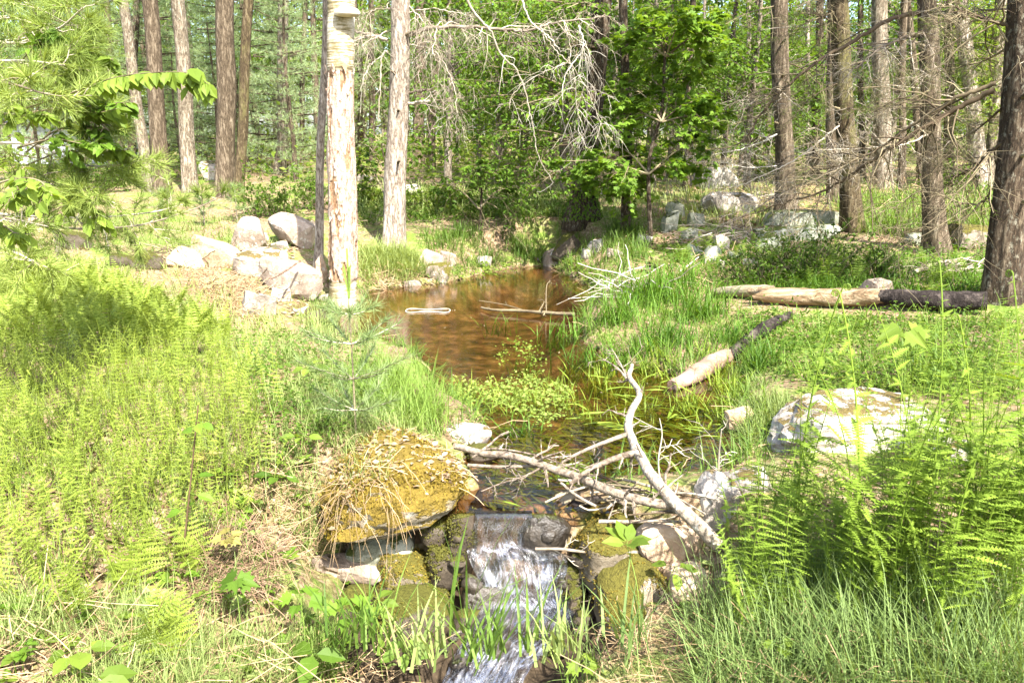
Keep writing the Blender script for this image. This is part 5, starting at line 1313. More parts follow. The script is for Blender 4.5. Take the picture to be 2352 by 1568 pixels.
for k, (px, py) in enumerate(sel):
    p = G(px, py)
    if k < 300:
        o = link('fern', FERN[r_.integers(9)], None, tuple(p), (r_.normal() * .18, r_.normal() * .18, r_.uniform(0, 6.28)), r_.uniform(.7, 1.25))
        pl_ = 'at the front' if py > 1130 else ('in the middle' if py > 900 else 'toward the back')
        sd_ = 'by the left edge' if px < 180 else ('inside the bed' if px < 400 else 'by the pool side')
        tag(o, f'pale feathery fern {pl_} of the left fern bed, {sd_}', 'fern', f'left bank ferns {pl_} {sd_}')
    else: stuffpts.append(p)
a = Acc(); TF = []
for v in range(5):
    t_ = Acc()
    for f in range(3): frond(t_, r_.uniform(.28, .42), n=13, stipe=.3, fine=False, seed=7000 + v * 4 + f, az=r_.uniform(0, 6.28), lean=r_.uniform(.05, .4), bend=r_.uniform(.4, 1.1))
    TF.append(t_.flat())
sp_ = np.array(stuffpts); vi = r_.integers(5, size=len(sp_)); az_ = r_.uniform(0, 6.28, len(sp_))
RZ = np.stack([np.stack([np.cos(az_), -np.sin(az_), 0 * az_], -1), np.stack([np.sin(az_), np.cos(az_), 0 * az_], -1), np.tile([0, 0, 1.], (len(sp_), 1))], 1)
for v in range(5): a.inst_flat(TF[v], RZ[vi == v], sp_[vi == v], r_.uniform(.7, 1.1, (vi == v).sum()), r_.normal(size=(vi == v).sum()) * .15)
tag(a.obj('fern_bed', M['fern']), 'bed of small pale ferns at the back of the left bank', 'ferns', kind='stuff')
# a few ferns with lower, spread fronds near the front left
LOW = [fern_mesh(560 + k, 4, .42, 'fern', n=14, stipe=.18, wid=.24, droop=.2) for k in range(3)]
for k, (px, py, s, lab_) in enumerate([(290, 1395, 1.0, 'broad triangular fern front left above the pine litter'), (470, 1330, .85, 'broad fern beside the bare dark stem'), (430, 1530, .9, 'fern drooping at the lower left of the picture'), (180, 1400, .8, 'fern at the lower left edge of the fern bed'), (330, 1480, .7, 'small fern below the broad triangular one')]):
    tag(link('fern', LOW[k % 3], None, tuple(G(px, py)), (-.25, .1 * k, k * 1.3), s), lab_, 'fern')
# tall ferns on the right, fronds as parts, some with coiled tips
FR = []
for k in range(10):
    a = Acc(); frond(a, 1.0, n=18, stipe=.26, bend=(.25 if k < 4 else .22 + .07 * (k - 4)), wid=.075 + .012 * (k % 3), seed=600 + k, curl=k < 4, lean=.02 + .015 * k, droop=-.05 if k % 2 else .12, stem_r=.0032, tier=.85); FR.append(a.mesh('frond', M['fern_tall']))
r_ = np.random.default_rng(31)
def tall_fern(px, py, hpx, nf, label, group=None, curl=False, z=None):
    p = G(px, py); Lw = hpx * math.hypot(p[1], p[2] - CAMZ) / FOC * 1.02
    e = empty('tall_fern', p); tag(e, label, 'fern', group); e.rotation_euler = (0, 0, r_.uniform(0, 6.28))
    for f in range(nf):
        v = FR[r_.integers(4)] if (curl and f == 0) else FR[4 + r_.integers(6)]
        s = Lw * (1.0 if f == 0 else r_.uniform(.6, .95))
        o = link('frond', v, e, rot=(r_.normal() * .05, r_.normal() * .05, f * 2.4 + r_.uniform(-.5, .5)), scale=s); o.location = (r_.normal() * .03, r_.normal() * .03, -.02)
for px, py, hpx, lab_ in [(1805, 1370, 690, 'tallest coiled tip fern at the left of the right fern stand'), (1760, 1290, 420, 'shorter coiled fern in front of the pale boulder, leftmost of the stand'), (1965, 1420, 720, 'tall fern with two coiled tips in the middle of the stand'), (2120, 1440, 780, 'tall coiled tip fern rising left of the maple leaf'), (2060, 1360, 640, 'coiled fern just left of the pale maple leaf'), (2290, 1420, 750, 'tall fern near the right edge with curled tip'), (2215, 1380, 640, 'curled fern before the charred log'), (2350, 1440, 760, 'tall fern cut by the right edge of the picture')]:
    tall_fern(px, py, hpx, 4, lab_, curl=True)
def right_label(px, py):
    s_ = 'beside the white topped boulder' if px < 1860 else ('at its middle' if px < 2120 else 'near the right edge')
    d_ = 'front' if py > 1300 else 'rear'
    return f'upright fern in the {d_} rows of the right stand, {s_}', f'right stand ferns {d_} {s_}'
cnt = 0
for k in range(900):
    px = r_.uniform(1690, 2420); py = r_.uniform(1020, 1500)
    if py < 1020 + (2352 - px) * .08: continue
    if py > 1330 and r_.random() < .35: continue
    top = r_.uniform(760, 1150) if px > 2000 else r_.uniform(960, 1200)
    if top > py - 90: continue
    tall_fern(px, py, (py - top) * .95, 2 + int(r_.random() < .4), *right_label(px, py), curl=r_.random() < .3)
    cnt += 1
    if cnt >= 150: break
cnt = 0
for k in range(400):
    px = r_.uniform(1830, 2420); py = r_.uniform(800, 1010)
    if py < 800 + (2352 - px) * .2: continue
    tall_fern(px, py, r_.uniform(90, 190), 3, 'fern further back in the right stand between boulder and log', 'ferns at the back of the right stand', curl=r_.random() < .1); cnt += 1
    if cnt >= 46: break
# small ferns on the right bank further back
SF = [fern_mesh(640 + k, 4, .34, 'fern_tall', n=12, stipe=.25, wid=.2) for k in range(3)]
for k in range(46):
    px, py = [(r_.uniform(1560, 1760), r_.uniform(560, 650)), (r_.uniform(2120, 2352), r_.uniform(590, 700)), (r_.uniform(1780, 1990), r_.uniform(590, 660))][k % 3]
    tag(link('fern', SF[k % 3], None, tuple(G(px, py)), (0, 0, r_.uniform(0, 6.28)), r_.uniform(.7, 1.2)), 'small dark green fern on the far right bank', 'fern', 'small ferns of the far right bank')

# ------------------------------------------------------------------ grasses and sedges
_bt = np.array([(-.5, 0, 0), (.5, 0, 0), (-.45, .35, .03), (.45, .35, .03), (-.3, .7, .12), (.3, .7, .12), (0, 1, .26)])
def blades(acc, pos, lens, width, up=1.0, lean=.35, bend=1.0, rnd=None, az=None):
    k = len(pos); an = rng.uniform(0, 2 * pi, k) if az is None else az
    o = np.stack([np.cos(an), np.sin(an), 0 * an], -1); ln = np.abs(rng.normal(size=(k, 1))) * lean
    d = norm(np.array([0, 0, up]) + o * ln)
    T = _bt.copy(); T[:, 2] *= -bend * 1.5
    sc = np.stack([np.full(k, 1.0) * width * rng.uniform(.7, 1.3, k), lens, lens * rng.uniform(.3, 1.6, k)], -1)
    rot = frames(d, -o)
    r = rng.random(k) if rnd is None else rnd
    L = T[None] * sc[:, None, :]; V = np.einsum('kij,kmj->kmi', rot, L) + pos[:, None]
    base = (np.arange(k) * 7)[:, None, None]
    rr = np.repeat(r, 7)
    n0 = acc.n; acc.add(V.reshape(-1, 3), (np.array([[0, 1, 3, 2], [2, 3, 5, 4]])[None] + base).reshape(-1, 4), rr)
    acc.F.append((np.array([[4, 5, 6]])[None] + base).reshape(-1, 3) + n0)
def scatter_px(n, poly, exp=1.0):
    """ground points spread evenly over a picture region (the world positions are computed on the terrain)"""
    P = np.array(poly, float); lo, hi = P.min(0), P.max(0); out = []
    q = np.stack([rng.uniform(lo[0], hi[0], n * 3), rng.uniform(lo[1], hi[1], n * 3)], -1); q = q[in_poly(q[:, 0], q[:, 1], poly)][:n]
    ts = np.geomspace(2.2, 60, 160); D = np.array([ray(a_, b_) for a_, b_ in q])
    X = D[:, None, :] * ts[None, :, None] + np.array([0, 0, CAMZ]); hh = height(X[..., 0].ravel(), X[..., 1].ravel()).reshape(len(q), -1)
    k = np.argmax(X[..., 2] < hh, 1); k = np.maximum(k, 1); ii = np.arange(len(q))
    a_, b_ = X[ii, k - 1, 2] - hh[ii, k - 1], X[ii, k, 2] - hh[ii, k]; t = (a_ / np.maximum(a_ - b_, 1e-6))[:, None]
    p = X[ii, k - 1] * (1 - t) + X[ii, k] * t; p[:, 2] = height(p[:, 0], p[:, 1]); return p
def lawn(name, label, n, poly, ln, wd, mat, per=5, spread=.03, lean=.4, bend=1.0, cat='grass', kind='stuff', wet=False):
    p = scatter_px(n, poly)
    if not wet: p = p[p[:, 2] > -.42]
    cl = fbm(np.stack([p[:, 0], p[:, 1], 0 * p[:, 0]], -1), 3.0, len(label)); p = p[cl + rng.normal(size=len(p)) * .15 > -.12]
    q = np.repeat(p, per, 0) + rng.normal(size=(len(p) * per, 3)) * [spread, spread, 0]
    a = Acc(); tone = np.clip(np.repeat(rng.random(len(p)), per) * .5 + rng.random(len(q)) * .5, 0, 1)
    blades(a, q - [0, 0, .01], ln[0] + (ln[1] - ln[0]) * rng.random(len(q)) ** 1.6 * 1.15, wd, lean=lean, bend=bend, rnd=tone)
    tag(a.obj(name, M[mat]), label, cat, kind=kind)
lawn('grass', 'fine bluish grass filling the lower right corner', 1500, [(1330, 1540), (1560, 1510), (1690, 1340), (1780, 1280), (2100, 1360), (2352, 1420), (2420, 1640), (1300, 1640)], (.12, .46), .0046, 'grass_blue', 5, .03, .75, .8)
lawn('grass', 'pale fine grass at the lower left', 1100, [(-40, 1360), (300, 1400), (560, 1480), (860, 1460), (960, 1640), (-40, 1640)], (.10, .26), .0034, 'grass_pale', 6, .03, .6, .8)
lawn('grass', 'green grass along the front edge before the cascade', 500, [(700, 1480), (960, 1560), (1330, 1580), (1330, 1660), (700, 1660)], (.12, .28), .006, 'grass', 6, .03, .4, .9)
lawn('grass', 'short sparse grass among the left ferns', 1500, [(-40, 640), (300, 650), (560, 700), (740, 780), (900, 860), (960, 980), (640, 1100), (560, 1300), (-40, 1360)], (.08, .22), .005, 'grass_pale', 4, .03, .6)
lawn('grass', 'pale low grass on the sunny bank left of the pine seedling', 1500, [(500, 780), (720, 770), (860, 850), (980, 980), (820, 1040), (640, 1060), (560, 900)], (.05, .18), .0045, 'grass_pale', 5, .03, .7)
lawn('grass', 'sparse grass on the dirt below the standing boulders', 500, [(140, 590), (420, 620), (600, 720), (720, 780), (480, 780), (200, 680)], (.06, .2), .008, 'grass_pale', 5, .05, .7)
lawn('grass', 'grass between the fern bed and the mossy block', 460, [(520, 1080), (700, 1020), (770, 1150), (720, 1290), (560, 1400), (450, 1420)], (.06, .22), .005, 'grass_pale', 5, .03, .7)
lawn('grass', 'tall pale grass clumps at the pool edge right of the pine seedling', 200, [(840, 830), (920, 850), (990, 900), (1020, 960), (1000, 1000), (860, 960), (790, 880)], (.14, .34), .005, 'grass', 9, .04, .7, 1.3)
lawn('grass', 'grass clump at the foot of the peeling white trunk', 150, [(700, 740), (760, 730), (870, 780), (880, 840), (740, 820)], (.15, .35), .006, 'grass_pale', 8, .04, .4, 1.0)
lawn('grass', 'sunlit overhanging grass below the grey trunk', 520, [(825, 580), (900, 575), (960, 590), (975, 630), (930, 652), (840, 655)], (.14, .30), .008, 'grass_pale', 8, .05, .6, 1.4)
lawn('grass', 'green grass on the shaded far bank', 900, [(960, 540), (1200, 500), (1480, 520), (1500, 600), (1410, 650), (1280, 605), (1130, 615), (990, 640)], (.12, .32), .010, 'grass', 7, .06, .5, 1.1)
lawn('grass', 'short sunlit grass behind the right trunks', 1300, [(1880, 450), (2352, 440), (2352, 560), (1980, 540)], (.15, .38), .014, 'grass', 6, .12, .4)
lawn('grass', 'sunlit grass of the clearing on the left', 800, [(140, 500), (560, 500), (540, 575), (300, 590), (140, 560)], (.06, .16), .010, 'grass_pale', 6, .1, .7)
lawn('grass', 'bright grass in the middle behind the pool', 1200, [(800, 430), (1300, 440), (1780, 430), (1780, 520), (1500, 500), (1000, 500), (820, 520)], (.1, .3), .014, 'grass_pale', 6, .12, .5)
lawn('grass', 'grass and herbs on the right bank before the log', 900, [(1400, 640), (1640, 660), (1800, 720), (2352, 740), (2352, 920), (1900, 900), (1720, 850), (1560, 860), (1430, 820), (1350, 760)], (.06, .26), .008, 'grass', 6, .05, .8, 1.0)
lawn('grass', 'green cover on the slope behind the log', 1300, [(1500, 600), (1700, 600), (2352, 600), (2352, 690), (1660, 680)], (.08, .24), .008, 'sedge', 6, .06, .5)
lawn('grass', 'light short grass right of the pool beside the pale boulder', 900, [(1690, 850), (1820, 900), (1800, 1000), (1760, 1100), (1700, 1060)], (.06, .16), .005, 'grass_pale', 6, .03, .6)
def tussock(px, py, rpx, n, ln, wd, label, mat='sedge', group=None, lean=.5, bend=1.2, z=None, name='sedge_clump', cat='sedge'):
    p = G(px, py) if z is None else atz(px, py, z); k = p[1] / FOC; q = p + rng.normal(size=(n, 3)) * [rpx * k * .45, rpx * k * .35, 0]
    q[:, 2] = np.maximum(height(q[:, 0], q[:, 1]), -.12) - .01
    a = Acc(); blades(a, q, rng.uniform(*ln, n), wd, lean=lean, bend=bend)
    tag(a.obj(name, M[mat], None, False, tuple(p)), label, cat, group)
for args in [(1500, 690, 110, 420, (.25, .55), .011, 'big dark green sedge tussock on the right shore'), (1600, 730, 90, 260, (.2, .45), .010, 'sedge tussock right of the big one by the log'), (1420, 740, 70, 200, (.2, .42), .010, 'sedge clump left below the big tussock'),
             (1540, 790, 90, 260, (.15, .35), .009, 'bright sedge clump below the big tussock'), (1450, 830, 80, 200, (.15, .32), .009, 'small sedge clump standing in the shallows'), (1680, 790, 70, 160, (.15, .35), .009, 'sedge clump left of the dark decaying log'),
             (1290, 800, 60, 70, (.18, .42), .011, 'thin reeds standing in the middle of the pool'), (1340, 850, 60, 80, (.15, .36), .010, 'reeds beside the watercress in the pool'), (1150, 830, 40, 26, (.15, .34), .010, 'few reeds at the left of the open water'), (1210, 880, 40, 24, (.12, .3), .010, 'lone reed shoots above the watercress'),
             (1200, 1010, 60, 50, (.1, .25), .010, 'reed tuft in the clear shallows beside the bare branch'), (1560, 660, 60, 160, (.2, .5), .010, 'dark sedge behind the bleached brush'), (1740, 850, 60, 150, (.15, .35), .009, 'sedge at the top of the pinkish log'), (1300, 690, 30, 20, (.1, .3), .008, 'short reeds by the waterlogged stick')]:
    tussock(*args)
for k in range(90):
    px, py = rng.uniform(1290, 1690), rng.uniform(850, 1000)
    if not in_poly(px, py, POOLPX)[0]: continue
    tussock(px, py, 26, int(rng.integers(10, 22)), (.10, .26), .010, 'yellow green reed shoot in the shallow pool', 'reed', 'reed shoots in the shallow pool', .55, 1.0, z=-.05, name='reed_shoot', cat='reed')
# tall blades at the front
for px, py, n, ln, lab_, mt in [(1040, 1560, 10, (.35, .62), 'tall broad grass blades in front of the cascade', 'grass'), (1200, 1600, 16, (.2, .36), 'grass tuft at the bottom edge before the plunge pool', 'grass'), (900, 1600, 14, (.2, .4), 'grass tuft at the bottom left of the cascade', 'grass'), (1440, 1590, 20, (.2, .38), 'grass tuft before the slanting sunlit stone', 'grass_blue'), (1110, 1625, 34, (.14, .34), 'dense grass tuft at the bottom edge below the white water', 'grass'), (1290, 1620, 34, (.14, .32), 'dense grass tuft at the bottom edge right of the white water', 'grass_pale'), (980, 1630, 34, (.14, .34), 'dense grass tuft at the bottom edge left of the white water', 'grass_pale'), (820, 1590, 30, (.14, .34), 'grass tuft under the maple seedling at the bottom', 'grass')]:
    tussock(px, py, 70, n, ln, .012, lab_, mt, None, .3, .9, name='grass_clump', cat='grass', z=-.36)

# grass and dry leaves gathered round the feet of the stones
a = Acc(); l_ = Acc()
for c_, hx, hy, zb, on in ROCKBASE:
    if not on: continue
    n_ = int(14 + hx * 90); an = rng.uniform(-pi * 1.1, .1 * pi, n_); q = np.stack([c_[0] + np.cos(an) * hx * rng.uniform(.85, 1.25, n_), c_[1] + np.sin(an) * hy * rng.uniform(.85, 1.3, n_), 0 * an], -1); q[:, 2] = height(q[:, 0], q[:, 1])
    s_ = max(.6, min(c_[1] / 9, 1.5)); blades(a, q, rng.uniform(.05, .17, n_) * s_, .006 * s_, lean=.7)
    m_ = n_ // 2; leaves(l_, LEAF_N, q[:m_] + rng.normal(size=(m_, 3)) * [.05, .05, 0] + [0, 0, .01], rng.normal(size=(m_, 3)) * [1, 1, .2], np.array([0, 0, 1.]), rng.uniform(.03, .06, m_) * s_, None, .4)
tag(a.obj('grass', M['grass_pale']), 'short grass grown round the feet of the stones', 'grass', kind='stuff')
tag(l_.obj('leaf_litter', M['litter']), 'dry leaves gathered against the stones', 'leaf litter', kind='stuff')

# grass, dry stems and pebbles along the shore of the pool
edge_ = []
for i_ in range(len(POOL)):
    A_, B_ = POOL[i_], POOL[(i_ + 1) % len(POOL)]
    if i_ == len(POOL) - 1: continue
    n_ = max(int(np.linalg.norm(B_ - A_) * 55), 2); t_ = rng.random(n_)[:, None]; edge_.append(A_ * (1 - t_) + B_ * t_)
edge_ = np.vstack(edge_); edge_ = edge_[(edge_[:, 1] > 4.15)]
q = np.repeat(edge_, 5, 0) + rng.normal(size=(len(edge_) * 5, 2)) * .09; keep_ = fbm(np.c_[q, 0 * q[:, 0]], 2.5, 5) > -.22; q = q[keep_]
sd_ = poly_sd(q[:, 0], q[:, 1], POOL); q = q[sd_ > -.03]; z_ = height(q[:, 0], q[:, 1]); a = Acc()
blades(a, np.c_[q, z_ - .01], rng.uniform(.06, .26, len(q)), .007, lean=.9, bend=1.5); tag(a.obj('grass', M['grass']), 'grass hanging over the shore all round the pool', 'grass', kind='stuff')
q = edge_[rng.integers(len(edge_), size=260)] + rng.normal(size=(260, 2)) * .07; P = twigs(np.c_[q, height(q[:, 0], q[:, 1]) + .02], rng.normal(size=(260, 3)) * [1, 1, .3], rng.uniform(.08, .3, 260), 4, .2, .2)
a = Acc(); tubes(a, P, np.full((260, 4), .0025), 3); tag(a.obj('dry_straw', M['straw']), 'dry stems lying along the shore of the pool', 'straw', kind='stuff')
q = edge_[rng.integers(len(edge_), size=420)] + rng.normal(size=(420, 2)) * .06; a = Acc(); Vp, Fp = ICO[2]; an = rng.uniform(0, 6.28, 420)
Rp = np.stack([np.stack([np.cos(an), -np.sin(an), 0 * an], -1), np.stack([np.sin(an), np.cos(an), 0 * an], -1), np.tile([0, 0, 1.], (420, 1))], 1)
a.inst(Vp * [1, .75, .55] * (1 + .18 * fbm(Vp, 1.5, 3))[:, None], Fp, Rp, np.c_[q, height(q[:, 0], q[:, 1])], rng.uniform(.008, .035, 420), rng.random(420)); tag(a.obj('pebbles', M['rock_dark'], None, True), 'dark pebbles along the shore of the pool', 'pebbles', kind='stuff')
# leaves and specks of debris afloat
q = rng.uniform([-2.2, 5.5], [1.2, 11.5], (130, 2)); q = q[poly_sd(q[:, 0], q[:, 1], POOL) < -.05]; a = Acc()
leaves(a, LEAF_N, np.c_[q, np.full(len(q), .004)], rng.normal(size=(len(q), 3)) * [1, 1, 0], np.array([0, 0, 1.]), rng.uniform(.012, .03, len(q)), None, .06); tag(a.obj('floating_debris', M['twig_dark']), 'dry leaf bits floating on the open pool', 'leaf litter', kind='stuff')

# ------------------------------------------------------------------ pine seedling in the middle
ps = G(818, 1005); es = empty('pine_seedling', ps); tag(es, 'slender young pine with bluish needles in front of the white trunk', 'pine')
hs = aty(815, 640, ps[1])[2] - ps[2]
a = Acc(); path = spline([ps + [0, 0, -.04], ps + [.0, 0, hs * .5], ps + [-.006, 0, hs]], 20); tubes(a, path[None], np.linspace(.007, .0025, 20)[None], 6); a.obj('stem', M['twig_dark'], es, True, ps)
for fz, nb, L in ((.18, 6, .26), (.38, 6, .30), (.60, 6, .26), (.78, 5, .14)):
    for b_ in range(nb):
        an = b_ * 2 * pi / nb + rng.uniform(-.4, .4); c_ = ps + [0, 0, hs * fz]
        tip = c_ + np.array([math.cos(an) * L, math.sin(an) * L, L * .35])
        a = Acc(); P_ = spline([c_, (c_ + tip) / 2 + [0, 0, -.01], tip], 6)[None]; tubes(a, P_, np.linspace(.0035, .0018, 6)[None], 4); o = a.obj('branch', M['twig'], es, False, ps)
        q, t = along(P_, 130); l = Acc()
        leaves(l, NEEDLE, q, norm(t * .8 + rng.normal(size=q.shape) * .5 + [0, 0, .1]), np.array([0, 0, 1.]), rng.uniform(.07, .11, 130), None, .8); l.obj('needles', M['needle_blue'], o, False, ps)
for k in range(5):
    an = k * 1.3; c_ = ps + [0, 0, hs * (.97 if k else 1.0)]; a = Acc(); dv = np.array([math.cos(an) * .3, math.sin(an) * .3, 1.0]) if k else np.array([0, 0, 1.])
    P_ = spline([c_ - [0, 0, .08], c_ + dv * (.09 if k else .16)], 6)[None]; tubes(a, P_, np.full((1, 6), .005), 5); o = a.obj('candle', M['stem'], es, False, ps)
    q, t = along(P_, 70); l = Acc(); leaves(l, NEEDLE_W, q, norm(t + rng.normal(size=q.shape) * .3), np.array([0, 0, 1.]), .03, None, .8); l.obj('needles', M['needle'], o, False, ps)
for px, py, hp, lab_ in [(170, 850, 90, 'tiny bluish pine seedling among the left ferns')]:
    p = G(px, py); e = empty('pine_seedling', p); tag(e, lab_, 'pine'); k = p[1] / FOC
    a = Acc(); P_ = spline([p, p + [0, 0, hp * k]], 6)[None]; tubes(a, P_, np.full((1, 6), .004), 4); o = a.obj('stem', M['twig'], e, False, p)
    q, t = along(P_, 220); l = Acc(); leaves(l, NEEDLE, q, norm(t * .4 + rng.normal(size=q.shape) * .7), np.array([0, 0, 1.]), .1, None, .8); l.obj('needles', M['needle_blue'], e, False, p)

# ------------------------------------------------------------------ water plants
def cressbed(name, label, n, poly, size, mat, z=(.0, .07), per=9, cat='water plants'):
    q = scatter_flat(n, poly, 0.0); q = q[fbm(q * [1, 1, 0], 6.0, n) + rng.normal(size=len(q)) * .1 > -.1]; q = np.repeat(q, per, 0) + rng.normal(size=(len(q) * per, 3)) * [.025, .025, 0]; q[:, 2] = rng.uniform(*z, len(q)) 
    a = Acc(); leaves(a, LEAF_N, q, rng.normal(size=q.shape) * [1, 1, .35], np.array([0, 0, 1.]), rng.uniform(.35, 1.6, len(q)) * size, None, .6)
    tag(a.obj(name, M[mat]), label, cat, kind='stuff')
def scatter_flat(n, poly, z):
    P = np.array(poly, float); lo, hi = P.min(0), P.max(0)
    q = np.stack([rng.uniform(lo[0], hi[0], n * 3), rng.uniform(lo[1], hi[1], n * 3)], -1); q = q[in_poly(q[:, 0], q[:, 1], poly)][:n]
    return np.array([atz(a_, b_, z) for a_, b_ in q])
cressbed('watercress', 'pale watercress bed floating between the two open parts of the pool', 560, [(1010, 900), (1060, 868), (1140, 870), (1250, 860), (1310, 900), (1300, 960), (1240, 985), (1180, 945), (1100, 930), (1060, 950), (1000, 940)], .026, 'cress', (.0, .06), 5)
cressbed('watercress', 'small watercress patch at the left shore below the grass', 160, [(1020, 940), (1080, 960), (1120, 985), (1060, 1000), (1010, 980)], .026, 'cress')
cressbed('watercress', 'rounded green watercress mound standing before the reeds', 110, [(1130, 850), (1160, 800), (1200, 790), (1250, 830), (1250, 865), (1180, 870)], .024, 'leaf_bright', (.0, .12), 5)
cressbed('watercress', 'little bright green weed patch near the spillway', 60, [(1270, 1075), (1340, 1070), (1360, 1100), (1290, 1110)], .016, 'leaf_bright', (.0, .015))
cressbed('watercress', 'leafy herbs at the foot of the far left bank', 140, [(1060, 600), (1160, 600), (1200, 625), (1060, 650), (1010, 655)], .04, 'leaf_bright', (.02, .16))
cressbed('watercress', 'leafy herbs at the foot of the right inlet bank', 160, [(1290, 610), (1340, 620), (1400, 640), (1380, 668), (1320, 645)], .04, 'leaf_bright', (.02, .2))
# submerged weed trailing in the current
q = scatter_flat(1500, [(1110, 960), (1250, 980), (1420, 900), (1560, 890), (1690, 960), (1680, 1070), (1450, 1090), (1250, 1150), (1110, 1150), (1090, 1060)], 0.0)
k = len(q); q[:, 2] = rng.uniform(-.06, -.012, k)
dv = norm(np.stack([rng.normal(.5, .6, k), rng.normal(-.45, .3, k), rng.normal(0, .05, k)], -1))
a = Acc(); a.inst(np.array([(0, 0, 0), (.045, .3, .03), (.03, .7, .0), (0, 1, -.03), (-.03, .7, .02), (-.045, .3, .03)]), np.array([[0, 1, 4, 5], [1, 2, 3, 4]]), frames(dv, norm(np.array([0, 0, 1.]) + rng.normal(size=(k, 3)) * .2)), q, rng.uniform(.08, .22, k), rng.random(k))
tag(a.obj('water_weed', M['reed']), 'trailing yellow green weed under the clear shallow water', 'water weed', kind='stuff')
q = scatter_flat(90, [(1300, 870), (1420, 840), (1560, 890), (1690, 900), (1680, 1020), (1500, 1000), (1330, 980)], 0.0); k = len(q); q[:, 2] = rng.uniform(.001, .02, k)
dv = norm(np.stack([rng.normal(.3, .8, k), rng.normal(-.2, .5, k), rng.uniform(0, .25, k)], -1))
a = Acc(); a.inst(np.array([(0, 0, 0), (.05, .3, .03), (.035, .7, .0), (0, 1, -.05), (-.035, .7, .0), (-.05, .3, .03)]), np.array([[0, 1, 4, 5], [1, 2, 3, 4]]), frames(dv, norm(np.array([0, 0, 1.]) + rng.normal(size=(k, 3)) * .3)), q, rng.uniform(.10, .24, k), rng.random(k))
tag(a.obj('floating_leaves', M['reed']), 'flat yellow green sedge leaves lying on the shallow water', 'water weed', kind='stuff')

# ------------------------------------------------------------------ leaf litter, straw, pine litter
def litter(name, label, n, poly, size, mat, lift=.012, tpl=LEAF_N, flat=.5, cat='leaf litter', stretch=None):
    p = scatter_px(n, poly); k = len(p); p[:, 2] += rng.uniform(.002, lift, k)
    a = Acc(); d = rng.normal(size=(k, 3)) * [1, 1, .25]
    leaves(a, tpl, p, d, np.array([0, 0, 1.]), rng.uniform(.5, 1.3, k) * size, None, flat)
    tag(a.obj(name, M[mat]), label, cat, kind='stuff')
litter('leaf_litter', 'dry tan leaves littering the left foreground', 3200, [(-40, 1000), (600, 980), (640, 1150), (560, 1320), (800, 1500), (900, 1640), (-40, 1640)], .055, 'litter')
litter('leaf_litter', 'dry leaves under the right ferns', 1900, [(1640, 1150), (2420, 1000), (2420, 1640), (1600, 1640)], .06, 'litter')
litter('leaf_litter', 'dry leaves and chips on the sunny bank before the white trunk', 1500, [(380, 800), (700, 780), (820, 860), (800, 1000), (1000, 1010), (900, 1080), (620, 1080), (560, 900)], .035, 'litter')
litter('leaf_litter', 'dry leaves of the far right forest floor', 2200, [(1450, 420), (2352, 420), (2352, 700), (1500, 640)], .08, 'litter')
litter('leaf_litter', 'dry leaves around the standing boulders', 900, [(300, 600), (560, 560), (760, 560), (760, 720), (560, 740), (420, 640)], .05, 'litter')
def straw(name, label, n, poly, ln, wd, mat='straw', lift=.03, tilt=.2, cat='straw'):
    p = scatter_px(n, poly); k = len(p); p[:, 2] += rng.uniform(.0, lift, k)
    d = norm(rng.normal(size=(k, 3)) * [1, 1, tilt] + [0, 0, tilt * .4])
    P = twigs(p, d, rng.uniform(*ln, k), 4, .25, .15); a = Acc(); tubes(a, P, np.full((k, 4), wd), 3)
    tag(a.obj(name, M[mat]), label, cat, kind='stuff')
straw('dry_straw', 'mat of dry straw left of the mossy block', 480, [(560, 1080), (700, 1020), (760, 1200), (700, 1300), (560, 1330), (430, 1400), (470, 1250)], (.06, .22), .0016)
M['pine_litter'] = foliage('pine_litter', (0.13, 0.075, 0.045), (0.42, 0.28, 0.18), 0.1)
straw('pine_litter', 'reddish heap of dead pine needles and stems at lower left', 800, [(420, 1270), (580, 1220), (660, 1310), (600, 1390), (500, 1410)], (.06, .2), .0015, 'pine_litter', .10, .35)
straw('dry_straw', 'dry flattened stems at the lower right corner', 420, [(1900, 1430), (2352, 1380), (2420, 1640), (1950, 1640)], (.1, .3), .002)
straw('dry_straw', 'scattered dry stems in the lower left grass', 500, [(-40, 1380), (560, 1450), (900, 1500), (960, 1640), (-40, 1640)], (.08, .3), .0018, lift=.08, tilt=.4)
straw('dry_straw', 'scattered dry stems in the right front grass', 350, [(1350, 1480), (1700, 1350), (1950, 1430), (1950, 1640), (1340, 1640)], (.08, .3), .0018, lift=.1, tilt=.5)
straw('dry_straw', 'dry grass hanging over the bank below the grey trunk', 380, [(830, 625), (960, 620), (970, 655), (835, 665)], (.1, .24), .003, tilt=.6)
straw('dry_straw', 'dry grass on the bank under the boulder pair', 900, [(400, 620), (560, 640), (640, 700), (560, 740), (480, 700)], (.1, .3), .003, lift=.06)
straw('dry_straw', 'dry brush on the right bank behind the tussock', 700, [(1480, 610), (1720, 590), (1760, 660), (1560, 680)], (.1, .35), .003, lift=.05)
straw('dry_straw', 'dry tan grass in the sun behind the right trunks', 900, [(1600, 440), (2352, 430), (2352, 520), (1900, 500), (1650, 480)], (.2, .5), .005, lift=.06)
